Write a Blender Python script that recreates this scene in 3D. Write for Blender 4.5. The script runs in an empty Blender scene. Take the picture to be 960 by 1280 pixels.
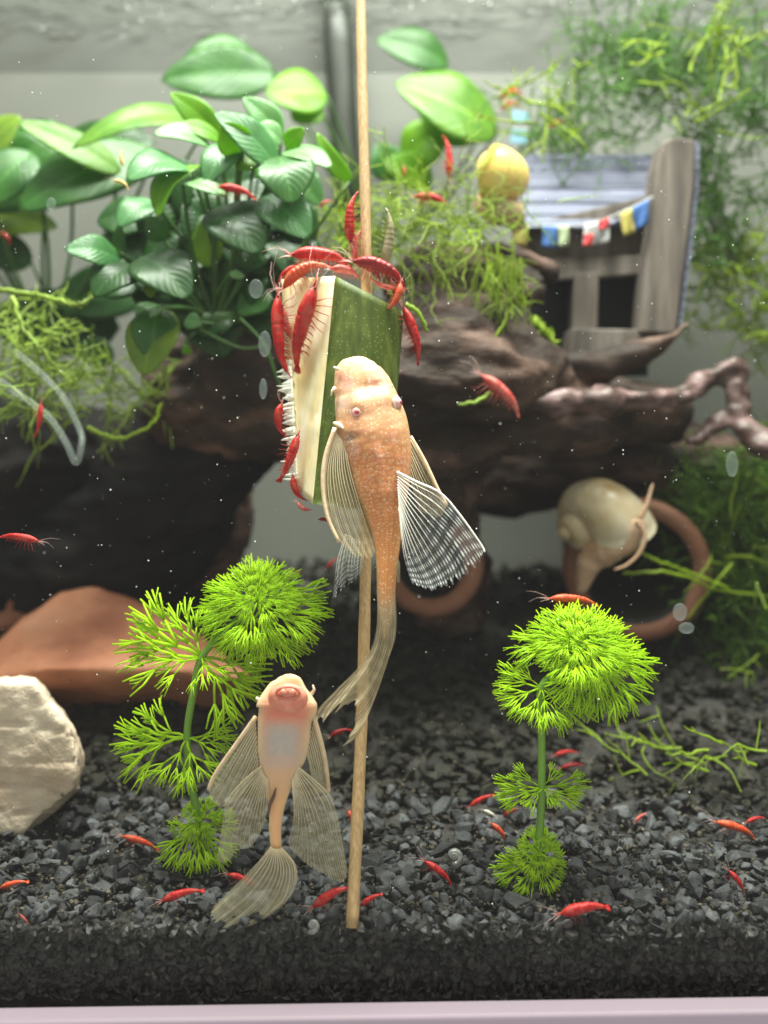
import bpy, bmesh, math, random
import numpy as np
from mathutils import Vector, Matrix, Quaternion, noise
random.seed(7); np.random.seed(7)
sc = bpy.context.scene
C = sc.collection
R = math.radians
V = Vector

# ------------------------------------------------------------------ camera
F, CX, CY, HC = 1150.0, 480.0, 560.0, 0.13      # focal length in photo pixels, horizon row, eye height (m)
cam_d = bpy.data.cameras.new('camera'); cam = bpy.data.objects.new('camera', cam_d); C.objects.link(cam)
cam.location = (0, 0, HC); cam.rotation_euler = (R(90), 0, 0)
cam_d.sensor_fit = 'VERTICAL'; cam_d.sensor_height = 36; cam_d.sensor_width = 27
cam_d.lens = 36 * F / 1280; cam_d.shift_y = -80 / 1280
cam_d.clip_start = 0.005; cam_d.clip_end = 50
cam_d.dof.use_dof = True; cam_d.dof.focus_distance = 0.275; cam_d.dof.aperture_fstop = 6.3
sc.camera = cam

# ------------------------------------------------------------------ world + lamp
w = bpy.data.worlds.new('World'); sc.world = w; w.use_nodes = True
bg = w.node_tree.nodes['Background']; bg.inputs[0].default_value = (1.0, 0.98, 0.96, 1); bg.inputs[1].default_value = 0.66
ld = bpy.data.lights.new('aquarium_lamp', 'AREA'); ld.shape = 'RECTANGLE'; ld.size = 0.50; ld.size_y = 0.16
ld.energy = 10.5; ld.color = (1.0, 0.985, 0.945)
lamp = bpy.data.objects.new('aquarium_lamp', ld); C.objects.link(lamp); lamp.location = (0.02, 0.30, 0.62)
lamp.rotation_euler = (R(-4), 0, 0)

sc.view_settings.view_transform = 'Standard'; sc.view_settings.look = 'None'
sc.view_settings.exposure = 0.38; sc.view_settings.gamma = 1; sc.view_settings.use_curve_mapping = False
sc.render.engine = 'CYCLES'
cy = sc.cycles
cy.use_denoising = True
try: cy.denoiser = 'OPENIMAGEDENOISE'
except Exception: pass
cy.max_bounces = 8; cy.diffuse_bounces = 3; cy.glossy_bounces = 3; cy.transmission_bounces = 4; cy.transparent_max_bounces = 24
cy.caustics_reflective = False; cy.caustics_refractive = False; cy.sample_clamp_indirect = 4

# ------------------------------------------------------------------ helpers
def P(px, py, d): return V(((px - CX) / F * d, d, HC - (py - CY) / F * d))
def S(px, d): return px * d / F
def rnd(a, b): return random.uniform(a, b)

def tag(o, label=None, cat=None, group=None, kind=None):
    if label: o['label'] = label
    if cat: o['category'] = cat
    if group: o['group'] = group
    if kind: o['kind'] = kind
    return o

def empty(name, loc, label, cat, group=None):
    o = bpy.data.objects.new(name, None); C.objects.link(o); o.location = loc
    o.empty_display_size = 0.01
    return tag(o, label, cat, group)

def link(name, me, mat, parent=None, smooth=True):
    if mat is not None and not me.materials: me.materials.append(mat)
    if smooth: me.polygons.foreach_set('use_smooth', [True] * len(me.polygons))
    o = bpy.data.objects.new(name, me); C.objects.link(o)
    if parent: o.parent = parent
    return o

class MB:
    """collects verts/faces in world space"""
    def __init__(s): s.v = []; s.f = []; s.c = []
    def add(s, vs, fs, col=None):
        n = len(s.v); s.v += [tuple(x) for x in vs]; s.f += [tuple(i + n for i in f) for f in fs]
        s.c += [col if col else (0, 0, 0, 1)] * len(vs) if not isinstance(col, list) else col
        return s
    def tube(s, pts, rad, n=6, cap=True, flat=1.0, ref=None, col=None):
        pts = [V(p) for p in pts]; m = len(pts)
        if not hasattr(rad, '__len__'): rad = [rad] * m
        vs = []; fs = []
        t = (pts[1] - pts[0]).normalized()
        a = V(ref) if ref else (V((0, 0, 1)) if abs(t.z) < .9 else V((1, 0, 0)))
        for i in range(m):
            t = (pts[min(i + 1, m - 1)] - pts[max(i - 1, 0)])
            if t.length < 1e-9: t = V((0, 0, 1))
            t.normalize()
            a = a - t * a.dot(t)
            if a.length < 1e-6: a = V((1, .3, .2)).cross(t)
            a.normalize(); b = t.cross(a)
            for k in range(n):
                an = 2 * math.pi * k / n
                vs.append(pts[i] + (a * math.cos(an) * flat + b * math.sin(an)) * rad[i])
        for i in range(m - 1):
            for k in range(n):
                k2 = (k + 1) % n
                fs.append((i * n + k, i * n + k2, (i + 1) * n + k2, (i + 1) * n + k))
        if cap:
            fs.append(tuple(range(n - 1, -1, -1))); fs.append(tuple((m - 1) * n + k for k in range(n)))
        return s.add(vs, fs, col)
    def box(s, c, sx, sy, sz, rot=None):
        c = V(c); vs = []
        for x in (-.5, .5):
            for y in (-.5, .5):
                for z in (-.5, .5):
                    p = V((x * sx, y * sy, z * sz))
                    vs.append(c + (rot @ p if rot else p))
        return s.add(vs, [(0, 1, 3, 2), (4, 6, 7, 5), (0, 4, 5, 1), (2, 3, 7, 6), (0, 2, 6, 4), (1, 5, 7, 3)])
    def ball(s, c, r, sub=1, sc3=(1, 1, 1)):
        bm = bmesh.new(); bmesh.ops.create_icosphere(bm, subdivisions=sub, radius=1)
        vs = [V(c) + V((v.co.x * r * sc3[0], v.co.y * r * sc3[1], v.co.z * r * sc3[2])) for v in bm.verts]
        fs = [[v.index for v in f.verts] for f in bm.faces]; bm.free()
        return s.add(vs, fs)
    def mesh(s, name, off=(0, 0, 0), attr=None):
        me = bpy.data.meshes.new(name)
        ox, oy, oz = off
        me.from_pydata([(x - ox, y - oy, z - oz) for x, y, z in s.v], [], s.f)
        if attr:
            a = me.color_attributes.new(attr, 'FLOAT_COLOR', 'POINT')
            a.data.foreach_set('color', np.array(s.c, dtype=np.float32).ravel())
        me.update(); return me
    def build(s, name, mat, parent=None, smooth=True, attr=None, base=None):
        off = parent.location if parent else (base if base is not None else (0, 0, 0))
        if parent is not None and parent.parent is not None: off = V(off) + parent.parent.location
        o = link(name, s.mesh(name, off, attr), mat, parent, smooth)
        if not parent and base is not None: o.location = base
        return o

def cr(p, t):
    """Catmull-Rom through the list p, t in 0..1"""
    n = len(p) - 1; x = min(max(t, 0), 1) * n; i = min(int(x), n - 1); f = x - i
    p0, p1, p2, p3 = p[max(i - 1, 0)], p[i], p[i + 1], p[min(i + 2, n)]
    return 0.5 * ((2 * p1) + (p2 - p0) * f + (2 * p0 - 5 * p1 + 4 * p2 - p3) * f * f + (3 * p1 - p0 - 3 * p2 + p3) * f ** 3)
def lerp(a, b, t): return a + (b - a) * t
def sstep(a, b, x):
    t = min(max((x - a) / (b - a), 0), 1); return t * t * (3 - 2 * t)

# ------------------------------------------------------------------ materials
def newmat(name):
    m = bpy.data.materials.new(name); m.use_nodes = True
    nt = m.node_tree
    return m, nt, nt.nodes, nt.links, nt.nodes['Principled BSDF']

def ramp(N, L, fac, stops):
    r = N.new('ShaderNodeValToRGB'); e = r.color_ramp.elements
    while len(e) < len(stops): e.new(0.5)
    for k, (p, c) in enumerate(stops):
        e[k].position = p; e[k].color = (*c, 1) if len(c) == 3 else c
    L.new(fac, r.inputs[0]); return r

def noisy(name, c1, c2, scale, rough=.6, bump=.3, bscale=None, detail=6, spec=.5, mapping=None, c3=None, sss=0, bdist=.0005, island=0.0):
    m, nt, N, L, B = newmat(name)
    tc = N.new('ShaderNodeTexCoord'); src = tc.outputs['Object']
    if mapping:
        mp = N.new('ShaderNodeMapping'); mp.inputs['Scale'].default_value = mapping
        L.new(src, mp.inputs[0]); src = mp.outputs[0]
    n = N.new('ShaderNodeTexNoise'); n.inputs['Scale'].default_value = scale; n.inputs['Detail'].default_value = detail
    L.new(src, n.inputs['Vector'])
    st = [(.32, c1), (.68, c2)] if c3 is None else [(.28, c1), (.5, c2), (.72, c3)]
    r = ramp(N, L, n.outputs[0], st); col = r.outputs[0]
    if island:
        g = N.new('ShaderNodeNewGeometry'); mr = N.new('ShaderNodeMapRange')
        mr.inputs[3].default_value = 1 - island; mr.inputs[4].default_value = 1 + island
        L.new(g.outputs['Random Per Island'], mr.inputs[0])
        mx = N.new('ShaderNodeMix'); mx.data_type = 'RGBA'; mx.blend_type = 'MULTIPLY'; mx.inputs[0].default_value = 1
        L.new(col, mx.inputs[6]); L.new(mr.outputs[0], mx.inputs[7]); col = mx.outputs[2]
    L.new(col, B.inputs['Base Color'])
    B.inputs['Roughness'].default_value = rough; B.inputs['Specular IOR Level'].default_value = spec
    if sss:
        B.inputs['Subsurface Weight'].default_value = sss; B.inputs['Subsurface Scale'].default_value = .002
        B.inputs['Subsurface Radius'].default_value = (1, .5, .3)
    if bump:
        n2 = N.new('ShaderNodeTexNoise'); n2.inputs['Scale'].default_value = bscale or scale * 3; n2.inputs['Detail'].default_value = 8
        L.new(src, n2.inputs['Vector'])
        b = N.new('ShaderNodeBump'); b.inputs['Strength'].default_value = bump; b.inputs['Distance'].default_value = bdist
        L.new(n2.outputs[0], b.inputs['Height']); L.new(b.outputs[0], B.inputs['Normal'])
    return m

def leafmat(name, c1, c2, trans=.35, rough=.33, veins=26.0, tcol=None, spec=.42, edge=None):
    """leaf blade: colour mottling, fine veins from the 'leaf' attribute (u across, v along), light through the blade"""
    m, nt, N, L, B = newmat(name)
    at = N.new('ShaderNodeAttribute'); at.attribute_name = 'leaf'
    sp = N.new('ShaderNodeSeparateColor'); L.new(at.outputs['Color'], sp.inputs[0])
    tc = N.new('ShaderNodeTexCoord')
    n = N.new('ShaderNodeTexNoise'); n.inputs['Scale'].default_value = 110; n.inputs['Detail'].default_value = 8
    L.new(tc.outputs['Object'], n.inputs['Vector'])
    r = ramp(N, L, n.outputs[0], [(.3, c1), (.7, c2)])
    n5 = N.new('ShaderNodeTexNoise'); n5.inputs['Scale'].default_value = 330; n5.inputs['Detail'].default_value = 3; L.new(tc.outputs['Object'], n5.inputs['Vector'])
    r5 = ramp(N, L, n5.outputs[0], [(.62, (0, 0, 0)), (.70, (.55, .55, .55))])
    m5 = N.new('ShaderNodeMix'); m5.data_type = 'RGBA'; L.new(r5.outputs[0], m5.inputs[0]); L.new(r.outputs[0], m5.inputs[6]); m5.inputs[7].default_value = (c1[0] * .5 + .05, c1[1] * .5 + .04, .012, 1)
    # midrib: |u-.5| small
    d = N.new('ShaderNodeMath'); d.operation = 'SUBTRACT'; d.inputs[1].default_value = .5; L.new(sp.outputs[0], d.inputs[0])
    a = N.new('ShaderNodeMath'); a.operation = 'ABSOLUTE'; L.new(d.outputs[0], a.inputs[0])
    mr = N.new('ShaderNodeMapRange'); mr.inputs[1].default_value = .012; mr.inputs[2].default_value = .035
    mr.inputs[3].default_value = 1; mr.inputs[4].default_value = 0; L.new(a.outputs[0], mr.inputs[0])
    # side veins run forward from the midrib: sin((v*1.0 + |u|*..)*freq)
    s1 = N.new('ShaderNodeMath'); s1.operation = 'MULTIPLY_ADD'; s1.inputs[1].default_value = -.75
    L.new(a.outputs[0], s1.inputs[0]); L.new(sp.outputs[1], s1.inputs[2])
    s2 = N.new('ShaderNodeMath'); s2.operation = 'MULTIPLY'; s2.inputs[1].default_value = veins * 2.2; L.new(s1.outputs[0], s2.inputs[0])
    s3 = N.new('ShaderNodeMath'); s3.operation = 'SINE'; L.new(s2.outputs[0], s3.inputs[0])
    s4 = N.new('ShaderNodeMapRange'); s4.inputs[1].default_value = .75; s4.inputs[2].default_value = 1; s4.inputs[3].default_value = 0; s4.inputs[4].default_value = .25
    L.new(s3.outputs[0], s4.inputs[0])
    mxv = N.new('ShaderNodeMath'); mxv.operation = 'MAXIMUM'; L.new(mr.outputs[0], mxv.inputs[0]); L.new(s4.outputs[0], mxv.inputs[1])
    half = N.new('ShaderNodeMath'); half.operation = 'MULTIPLY'; half.inputs[1].default_value = .42; L.new(mxv.outputs[0], half.inputs[0])
    mx = N.new('ShaderNodeMix'); mx.data_type = 'RGBA'
    L.new(half.outputs[0], mx.inputs[0]); L.new(m5.outputs[2], mx.inputs[6])
    mx.inputs[7].default_value = tuple(min(1, x * 2.0 + .02) for x in c2) + (1,)
    col = mx.outputs[2]
    L.new(col, B.inputs['Base Color']); B.inputs['Roughness'].default_value = rough; B.inputs['Specular IOR Level'].default_value = spec
    bp = N.new('ShaderNodeBump'); bp.inputs['Strength'].default_value = .25; bp.inputs['Distance'].default_value = .0006
    ad = N.new('ShaderNodeMath'); ad.operation = 'MULTIPLY_ADD'; ad.inputs[1].default_value = .25
    L.new(s3.outputs[0], ad.inputs[0]); L.new(n.outputs[0], ad.inputs[2])
    L.new(ad.outputs[0], bp.inputs['Height']); L.new(bp.outputs[0], B.inputs['Normal'])
    tr = N.new('ShaderNodeBsdfTranslucent')
    tcl = tcol or tuple(min(1, x * 2.2) for x in c2); tr.inputs[0].default_value = (*tcl, 1)
    ms = N.new('ShaderNodeMixShader'); ms.inputs[0].default_value = trans
    L.new(B.outputs[0], ms.inputs[1]); L.new(tr.outputs[0], ms.inputs[2])
    L.new(ms.outputs[0], N['Material Output'].inputs[0])
    return m

def plantmat(name, c, tr=.4, rough=.45, vary=.35):
    m, nt, N, L, B = newmat(name)
    tc = N.new('ShaderNodeTexCoord')
    n = N.new('ShaderNodeTexNoise'); n.inputs['Scale'].default_value = 60; n.inputs['Detail'].default_value = 3
    L.new(tc.outputs['Object'], n.inputs['Vector'])
    c1 = tuple(x * (1 - vary) for x in c); c2 = tuple(min(1, x * (1 + vary)) for x in c)
    r = ramp(N, L, n.outputs[0], [(.3, c1), (.7, c2)])
    L.new(r.outputs[0], B.inputs['Base Color']); B.inputs['Roughness'].default_value = rough
    t = N.new('ShaderNodeBsdfTranslucent'); L.new(r.outputs[0], t.inputs[0])
    ms = N.new('ShaderNodeMixShader'); ms.inputs[0].default_value = tr
    L.new(B.outputs[0], ms.inputs[1]); L.new(t.outputs[0], ms.inputs[2]); L.new(ms.outputs[0], N['Material Output'].inputs[0])
    return m

def finmat(name, ray, mem, nr, am=.22, ar=.85, bands=0, bstr=.5, tipfade=0):
    """clear membrane between opaque rays, from the 'fin' attribute (u across the rays, v along)"""
    m, nt, N, L, B = newmat(name)
    at = N.new('ShaderNodeAttribute'); at.attribute_name = 'fin'
    sp = N.new('ShaderNodeSeparateColor'); L.new(at.outputs['Color'], sp.inputs[0])
    tc = N.new('ShaderNodeTexCoord')
    n = N.new('ShaderNodeTexNoise'); n.inputs['Scale'].default_value = 420; n.inputs['Detail'].default_value = 4
    L.new(tc.outputs['Object'], n.inputs['Vector'])
    def M(op, a, b=None):
        k = N.new('ShaderNodeMath'); k.operation = op
        for i, x in enumerate((a, b)):
            if x is None: continue
            if isinstance(x, (int, float)): k.inputs[i].default_value = x
            else: L.new(x, k.inputs[i])
        return k.outputs[0]
    nw = N.new('ShaderNodeTexNoise'); nw.inputs['Scale'].default_value = 130; nw.inputs['Detail'].default_value = 2; L.new(tc.outputs['Object'], nw.inputs['Vector'])
    uw = M('ADD', sp.outputs[0], M('MULTIPLY', M('MULTIPLY', M('SUBTRACT', nw.outputs[0], .5), sp.outputs[1]), .22 / nr * 2))
    u = M('MULTIPLY', uw, nr * 2 * math.pi)
    cu = M('COSINE', u)
    ray1 = N.new('ShaderNodeMapRange'); ray1.interpolation_type = 'SMOOTHSTEP'
    ray1.inputs[1].default_value = .55; ray1.inputs[2].default_value = .95; L.new(cu, ray1.inputs[0])
    # forked rays toward the edge
    u2 = M('MULTIPLY', uw, nr * 4 * math.pi); cu2 = M('COSINE', u2)
    ray2 = N.new('ShaderNodeMapRange'); ray2.interpolation_type = 'SMOOTHSTEP'
    ray2.inputs[1].default_value = .3; ray2.inputs[2].default_value = .9; L.new(cu2, ray2.inputs[0])
    vf = N.new('ShaderNodeMapRange'); vf.inputs[1].default_value = .3; vf.inputs[2].default_value = .65; L.new(sp.outputs[1], vf.inputs[0])
    rr = M('MAXIMUM', ray1.outputs[0], M('MULTIPLY', ray2.outputs[0], vf.outputs[0]))
    if bands:
        wv = M('SINE', M('ADD', M('MULTIPLY', sp.outputs[1], bands * 6.283), M('MULTIPLY', n.outputs[0], 3.0)))
        bm_ = N.new('ShaderNodeMapRange'); bm_.inputs[1].default_value = -.6; bm_.inputs[2].default_value = .6
        bm_.inputs[3].default_value = 1 - bstr; bm_.inputs[4].default_value = 1; L.new(wv, bm_.inputs[0])
        rr = M('MULTIPLY', rr, bm_.outputs[0])
    al = N.new('ShaderNodeMapRange'); al.inputs[3].default_value = am; al.inputs[4].default_value = ar; L.new(rr, al.inputs[0])
    mx = N.new('ShaderNodeMix'); mx.data_type = 'RGBA'; mx.inputs[6].default_value = (*mem, 1); mx.inputs[7].default_value = (*ray, 1)
    L.new(rr, mx.inputs[0])
    L.new(mx.outputs[2], B.inputs['Base Color']); B.inputs['Roughness'].default_value = .4
    tl = N.new('ShaderNodeBsdfTranslucent'); L.new(mx.outputs[2], tl.inputs[0])
    ms = N.new('ShaderNodeMixShader'); ms.inputs[0].default_value = .4; L.new(B.outputs[0], ms.inputs[1]); L.new(tl.outputs[0], ms.inputs[2])
    tp = N.new('ShaderNodeBsdfTransparent'); m2 = N.new('ShaderNodeMixShader')
    L.new(al.outputs[0], m2.inputs[0]); L.new(tp.outputs[0], m2.inputs[1]); L.new(ms.outputs[0], m2.inputs[2])
    L.new(m2.outputs[0], N['Material Output'].inputs[0])
    return m

def clear(name, col, alpha, rough=.1, spec=.5):
    m, nt, N, L, B = newmat(name)
    B.inputs['Base Color'].default_value = (*col, 1); B.inputs['Roughness'].default_value = rough
    B.inputs['Alpha'].default_value = alpha; B.inputs['Specular IOR Level'].default_value = spec
    return m

def vcol(name, rough=.45, attr='Col', bump=0, bscale=500, sss=.0, spots=None, spec=.5):
    m, nt, N, L, B = newmat(name)
    at = N.new('ShaderNodeAttribute'); at.attribute_name = attr
    L.new(at.outputs['Color'], B.inputs['Base Color']); B.inputs['Roughness'].default_value = rough
    B.inputs['Specular IOR Level'].default_value = spec
    if sss:
        B.inputs['Subsurface Weight'].default_value = sss; B.inputs['Subsurface Scale'].default_value = .002
        B.inputs['Subsurface Radius'].default_value = (1, .45, .3)
    if bump:
        tc = N.new('ShaderNodeTexCoord'); n = N.new('ShaderNodeTexNoise'); n.inputs['Scale'].default_value = bscale; n.inputs['Detail'].default_value = 6
        L.new(tc.outputs['Object'], n.inputs['Vector'])
        b = N.new('ShaderNodeBump'); b.inputs['Strength'].default_value = bump; b.inputs['Distance'].default_value = .0004
        L.new(n.outputs[0], b.inputs['Height']); L.new(b.outputs[0], B.inputs['Normal'])
    return m

# ------------------------------------------------------------------ the tank
XW = .236; DF, DB = .25, .53
ZW = HC + (560 - 45) / F * DB          # water level
def ground(x, d):
    z = .064 * sstep(.30, .54, d) + .004 * noise.noise((x * 22, d * 22, 3.1)) * sstep(.26, .32, d)
    z += .006 * math.exp(-((x + .02) ** 2 + (d - .45) ** 2) / .004)
    return z

m_back = noisy('frosted_panel', (.125, .128, .112), (.155, .158, .138), 9, rough=.55, bump=.0)
m_rim = noisy('dark_rim', (.105, .108, .097), (.125, .13, .117), 8, rough=.5, bump=0)
m_trim = noisy('white_trim', (.36, .295, .34), (.41, .335, .385), 6, rough=.4, bump=.05)
m_sil = noisy('black_silicone', (.012, .012, .013), (.02, .02, .02), 60, rough=.4, bump=.1)
def glassmat(name, tint, refl):
    m, nt, N, L, B = newmat(name); N.remove(B)
    tp = N.new('ShaderNodeBsdfTransparent'); tp.inputs[0].default_value = (*tint, 1)
    gl = N.new('ShaderNodeBsdfGlossy'); gl.inputs['Roughness'].default_value = .02
    fr = N.new('ShaderNodeFresnel'); fr.inputs[0].default_value = 1.33
    mu = N.new('ShaderNodeMath'); mu.operation = 'MULTIPLY'; mu.inputs[1].default_value = refl; L.new(fr.outputs[0], mu.inputs[0])
    ms = N.new('ShaderNodeMixShader'); L.new(mu.outputs[0], ms.inputs[0]); L.new(tp.outputs[0], ms.inputs[1]); L.new(gl.outputs[0], ms.inputs[2])
    L.new(ms.outputs[0], N['Material Output'].inputs[0]); return m
m_glass = glassmat('clear_glass', (.985, 1, .97), .5)

tank = empty('aquarium', V((0, DF, -.03)), 'clear glass aquarium with frosted back and white bottom trim', 'aquarium')
MB().box((0, DB + .003, .19), 2 * XW + .02, .006, .46).build('back_panel', m_back, tank, smooth=False)
zt, zb = ZW + .02, HC + (560 - 98) / F * DB
MB().add([(-XW, DB - .007, zt), (XW, DB - .007, zt), (XW, DB + .0005, zb), (-XW, DB + .0005, zb), (-XW, DB + .001, zt), (XW, DB + .001, zt)], [(0, 1, 2, 3), (0, 4, 5, 1), (0, 3, 4), (1, 5, 2), (4, 3, 2, 5)]).build('back_rim', m_rim, tank, smooth=False)
for s in (-1, 1): MB().box((s * (XW + .003), (DF + DB) / 2, .19), .006, DB - DF, .46).build('side_panel', m_back, tank, smooth=False)
MB().box((0, DF - .003, .19), 2 * XW + .02, .005, .46).build('front_pane', m_glass, tank, smooth=False)
tr = MB(); rot = Matrix.Rotation(R(-.85), 3, 'Y')
tr.box((0, DF - .009, HC - (1302 - 560) / F * .237), 2 * XW + .04, .007, .012, rot)
b = tr.build('bottom_trim', m_trim, tank, smooth=False)
bv = b.modifiers.new('bevel', 'BEVEL'); bv.width = .001; bv.segments = 3
MB().box((0, DF - .0065, -.0275), 2 * XW + .02, .002, .010, rot).build('sealant_bead', m_sil, tank, smooth=False)

# water surface, seen from below
m, nt, N, L, B = newmat('water_surface'); N.remove(B)
tp = N.new('ShaderNodeBsdfTransparent'); tp.inputs[0].default_value = (.96, 1, .98, 1)
gl = N.new('ShaderNodeBsdfGlossy'); gl.inputs['Roughness'].default_value = .04
lw = N.new('ShaderNodeLayerWeight'); lw.inputs[0].default_value = .35
mr = N.new('ShaderNodeMapRange'); mr.inputs[1].default_value = .2; mr.inputs[2].default_value = .6; mr.inputs[4].default_value = .9; L.new(lw.outputs['Facing'], mr.inputs[0])
ms = N.new('ShaderNodeMixShader'); L.new(mr.outputs[0], ms.inputs[0]); L.new(tp.outputs[0], ms.inputs[1]); L.new(gl.outputs[0], ms.inputs[2])
L.new(ms.outputs[0], N['Material Output'].inputs[0]); m_water = m
nx, ny = 260, 220; vs = []; fs = []
for j in range(ny + 1):
    for i in range(nx + 1):
        x = lerp(-XW, XW, i / nx); d = lerp(DF, DB, j / ny)
        z = ZW + .0030 * noise.noise((x * 40, d * 70, 0)) + .0020 * noise.noise((x * 110, d * 190, 5)) + .0010 * noise.noise((x * 260, d * 400, 9))
        vs.append((x, d, z))
for j in range(ny):
    for i in range(nx):
        k = j * (nx + 1) + i; fs.append((k, k + 1, k + nx + 2, k + nx + 1))
tag(MB().add(vs, fs).build('water', m_water), 'rippled water surface seen from below', 'water', kind='structure')

# substrate bed
m_bed = noisy('dark_substrate', (.012, .011, .010), (.05, .046, .04), 160, rough=.9, bump=.8, bdist=.002)
nx, ny = 90, 60; vs = []; fs = []
for j in range(ny + 1):
    for i in range(nx + 1):
        x = lerp(-XW, XW, i / nx); d = lerp(DF + .0048, DB, j / ny); vs.append((x, d, ground(x, d) - .004))
for j in range(ny):
    for i in range(nx):
        k = j * (nx + 1) + i; fs.append((k, k + 1, k + nx + 2, k + nx + 1))
n0 = len(vs)
for i in range(nx + 1): vs.append((lerp(-XW, XW, i / nx), DF + .0048, -.03))
for i in range(nx): fs.append((i + 1, i, n0 + i, n0 + i + 1))
tag(MB().add(vs, fs).build('substrate', m_bed), 'dark soil bed under the gravel', 'substrate', kind='structure')

# loose stones
def stone_proto(n=14, flat=.6, bev=False):
    bm = bmesh.new()
    for k in range(n):
        v = V((random.gauss(0, 1), random.gauss(0, 1), random.gauss(0, 1))).normalized()
        bm.verts.new((v.x * rnd(.75, 1.05), v.y * rnd(.6, .9), v.z * flat * rnd(.7, 1)))
    r = bmesh.ops.convex_hull(bm, input=bm.verts)
    bmesh.ops.delete(bm, geom=[e for e in r['geom_interior'] if isinstance(e, bmesh.types.BMVert)], context='VERTS')
    if bev:
        bmesh.ops.dissolve_limit(bm, angle_limit=R(14), verts=bm.verts, edges=bm.edges)
        bmesh.ops.bevel(bm, geom=bm.edges, offset=.09, segments=1, affect='EDGES', profile=.5)
    bmesh.ops.triangulate(bm, faces=bm.faces)
    bm.verts.index_update(); bm.verts.ensure_lookup_table()
    a = np.array([v.co[:] for v in bm.verts]), np.array([[v.index for v in f.verts] for f in bm.faces])
    bm.free(); return a
def scatter(name, mat, items, protos, label, cat, bevel=False):
    VS = []; FS = []; off = 0
    for (p, s, q) in items:
        v, f = random.choice(protos)
        M = np.array(q.to_matrix()); VS.append((v * s) @ M.T + np.array(p)); FS.append(f + off); off += len(v)
    VS = np.concatenate(VS); FS = np.concatenate(FS)
    me = bpy.data.meshes.new(name)
    me.vertices.add(len(VS)); me.vertices.foreach_set('co', VS.astype(np.float32).ravel())
    me.loops.add(FS.size); me.loops.foreach_set('vertex_index', FS.astype(np.int32).ravel())
    me.polygons.add(len(FS)); me.polygons.foreach_set('loop_start', np.arange(0, FS.size, 3, dtype=np.int32))
    me.update(calc_edges=True); me.polygons.foreach_set('use_smooth', [False] * len(FS))
    o = link(name, me, mat, None, smooth=False)
    return tag(o, label, cat, kind='stuff')
def rq(tilt=.5):
    return Quaternion((0, 0, 1), rnd(0, 6.28)) @ Quaternion((1, 0, 0), random.gauss(0, tilt)) @ Quaternion((0, 1, 0), random.gauss(0, tilt))

protos = [stone_proto(random.choice((9, 11, 13, 15)), rnd(.4, .7)) for _ in range(30)]
protos_n = [stone_proto(random.choice((9, 10, 12, 14)), rnd(.45, .75), True) for _ in range(30)]
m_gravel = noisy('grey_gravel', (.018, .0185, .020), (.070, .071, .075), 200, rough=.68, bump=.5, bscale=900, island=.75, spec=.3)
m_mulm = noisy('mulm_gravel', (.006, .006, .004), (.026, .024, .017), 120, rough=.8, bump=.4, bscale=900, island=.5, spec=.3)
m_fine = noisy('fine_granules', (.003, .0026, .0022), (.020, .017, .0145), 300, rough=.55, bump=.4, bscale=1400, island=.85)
it = []
for _ in range(4600):
    d = DF + .003 + (DB - DF - .01) * random.random() ** 1.25
    x = rnd(-1, 1) * min(XW - .004, .43 * d + .01)
    s = rnd(.0022, .0050) * (1.25 if random.random() < .15 else 1)
    if d < .262: s *= .75
    it.append(((x, d, ground(x, d) + rnd(-.003, .0014)), s, rq()))
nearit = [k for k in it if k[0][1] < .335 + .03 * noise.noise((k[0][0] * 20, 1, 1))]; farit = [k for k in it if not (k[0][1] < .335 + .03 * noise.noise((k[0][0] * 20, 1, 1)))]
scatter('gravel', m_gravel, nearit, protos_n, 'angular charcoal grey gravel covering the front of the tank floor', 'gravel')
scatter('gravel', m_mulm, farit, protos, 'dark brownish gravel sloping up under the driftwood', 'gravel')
it = []
for _ in range(5200):
    d = DF + .004 + .13 * random.random() ** 1.2; x = rnd(-1, 1) * (.43 * d + .01)
    it.append(((x, d, ground(x, d) + rnd(-.001, .0026)), rnd(.0004, .0012), rq(1)))
m_grit = noisy('gravel_debris', (.012, .010, .008), (.10, .085, .062), 90, rough=.85, bump=.3, bscale=900, island=.8, spec=.2)
scatter('gravel', m_grit, it, protos, 'fine brownish grit and waste lying between the grey stones', 'gravel')
it = []
for _ in range(7000):
    x = rnd(-.13, .13); z = -.0205 + .019 * random.random() ** .9
    it.append(((x, DF + rnd(.0016, .004), z), rnd(.0009, .0024) * (1 if z < -.004 else 1.3), rq(1)))
scatter('fine_gravel', m_fine, it, protos, 'fine black soil granules pressed against the front glass', 'gravel')

# ------------------------------------------------------------------ rocks and driftwood
def remesh(mb, voxel, disp, name, smooth_it=4):
    me = mb.mesh(name); o = bpy.data.objects.new(name + '_tmp', me); C.objects.link(o)
    md = o.modifiers.new('r', 'REMESH'); md.mode = 'VOXEL'; md.voxel_size = voxel
    if smooth_it:
        sm = o.modifiers.new('s', 'SMOOTH'); sm.iterations = smooth_it; sm.factor = .5
    dg = bpy.context.evaluated_depsgraph_get(); dg.update()
    m2 = bpy.data.meshes.new_from_object(o.evaluated_get(dg)); m2.name = name
    bpy.data.objects.remove(o); bpy.data.meshes.remove(me)
    if disp:
        n_v = len(m2.vertices); co = np.empty(n_v * 3, np.float32); no = np.empty(n_v * 3, np.float32)
        m2.vertices.foreach_get('co', co); m2.vertices.foreach_get('normal', no)
        dv = np.array([disp(V(c)) for c in co.reshape(-1, 3)], np.float32)
        co = co.reshape(-1, 3) + no.reshape(-1, 3) * dv[:, None]; m2.vertices.foreach_set('co', co.ravel())
    m2.update(); return m2

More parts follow.
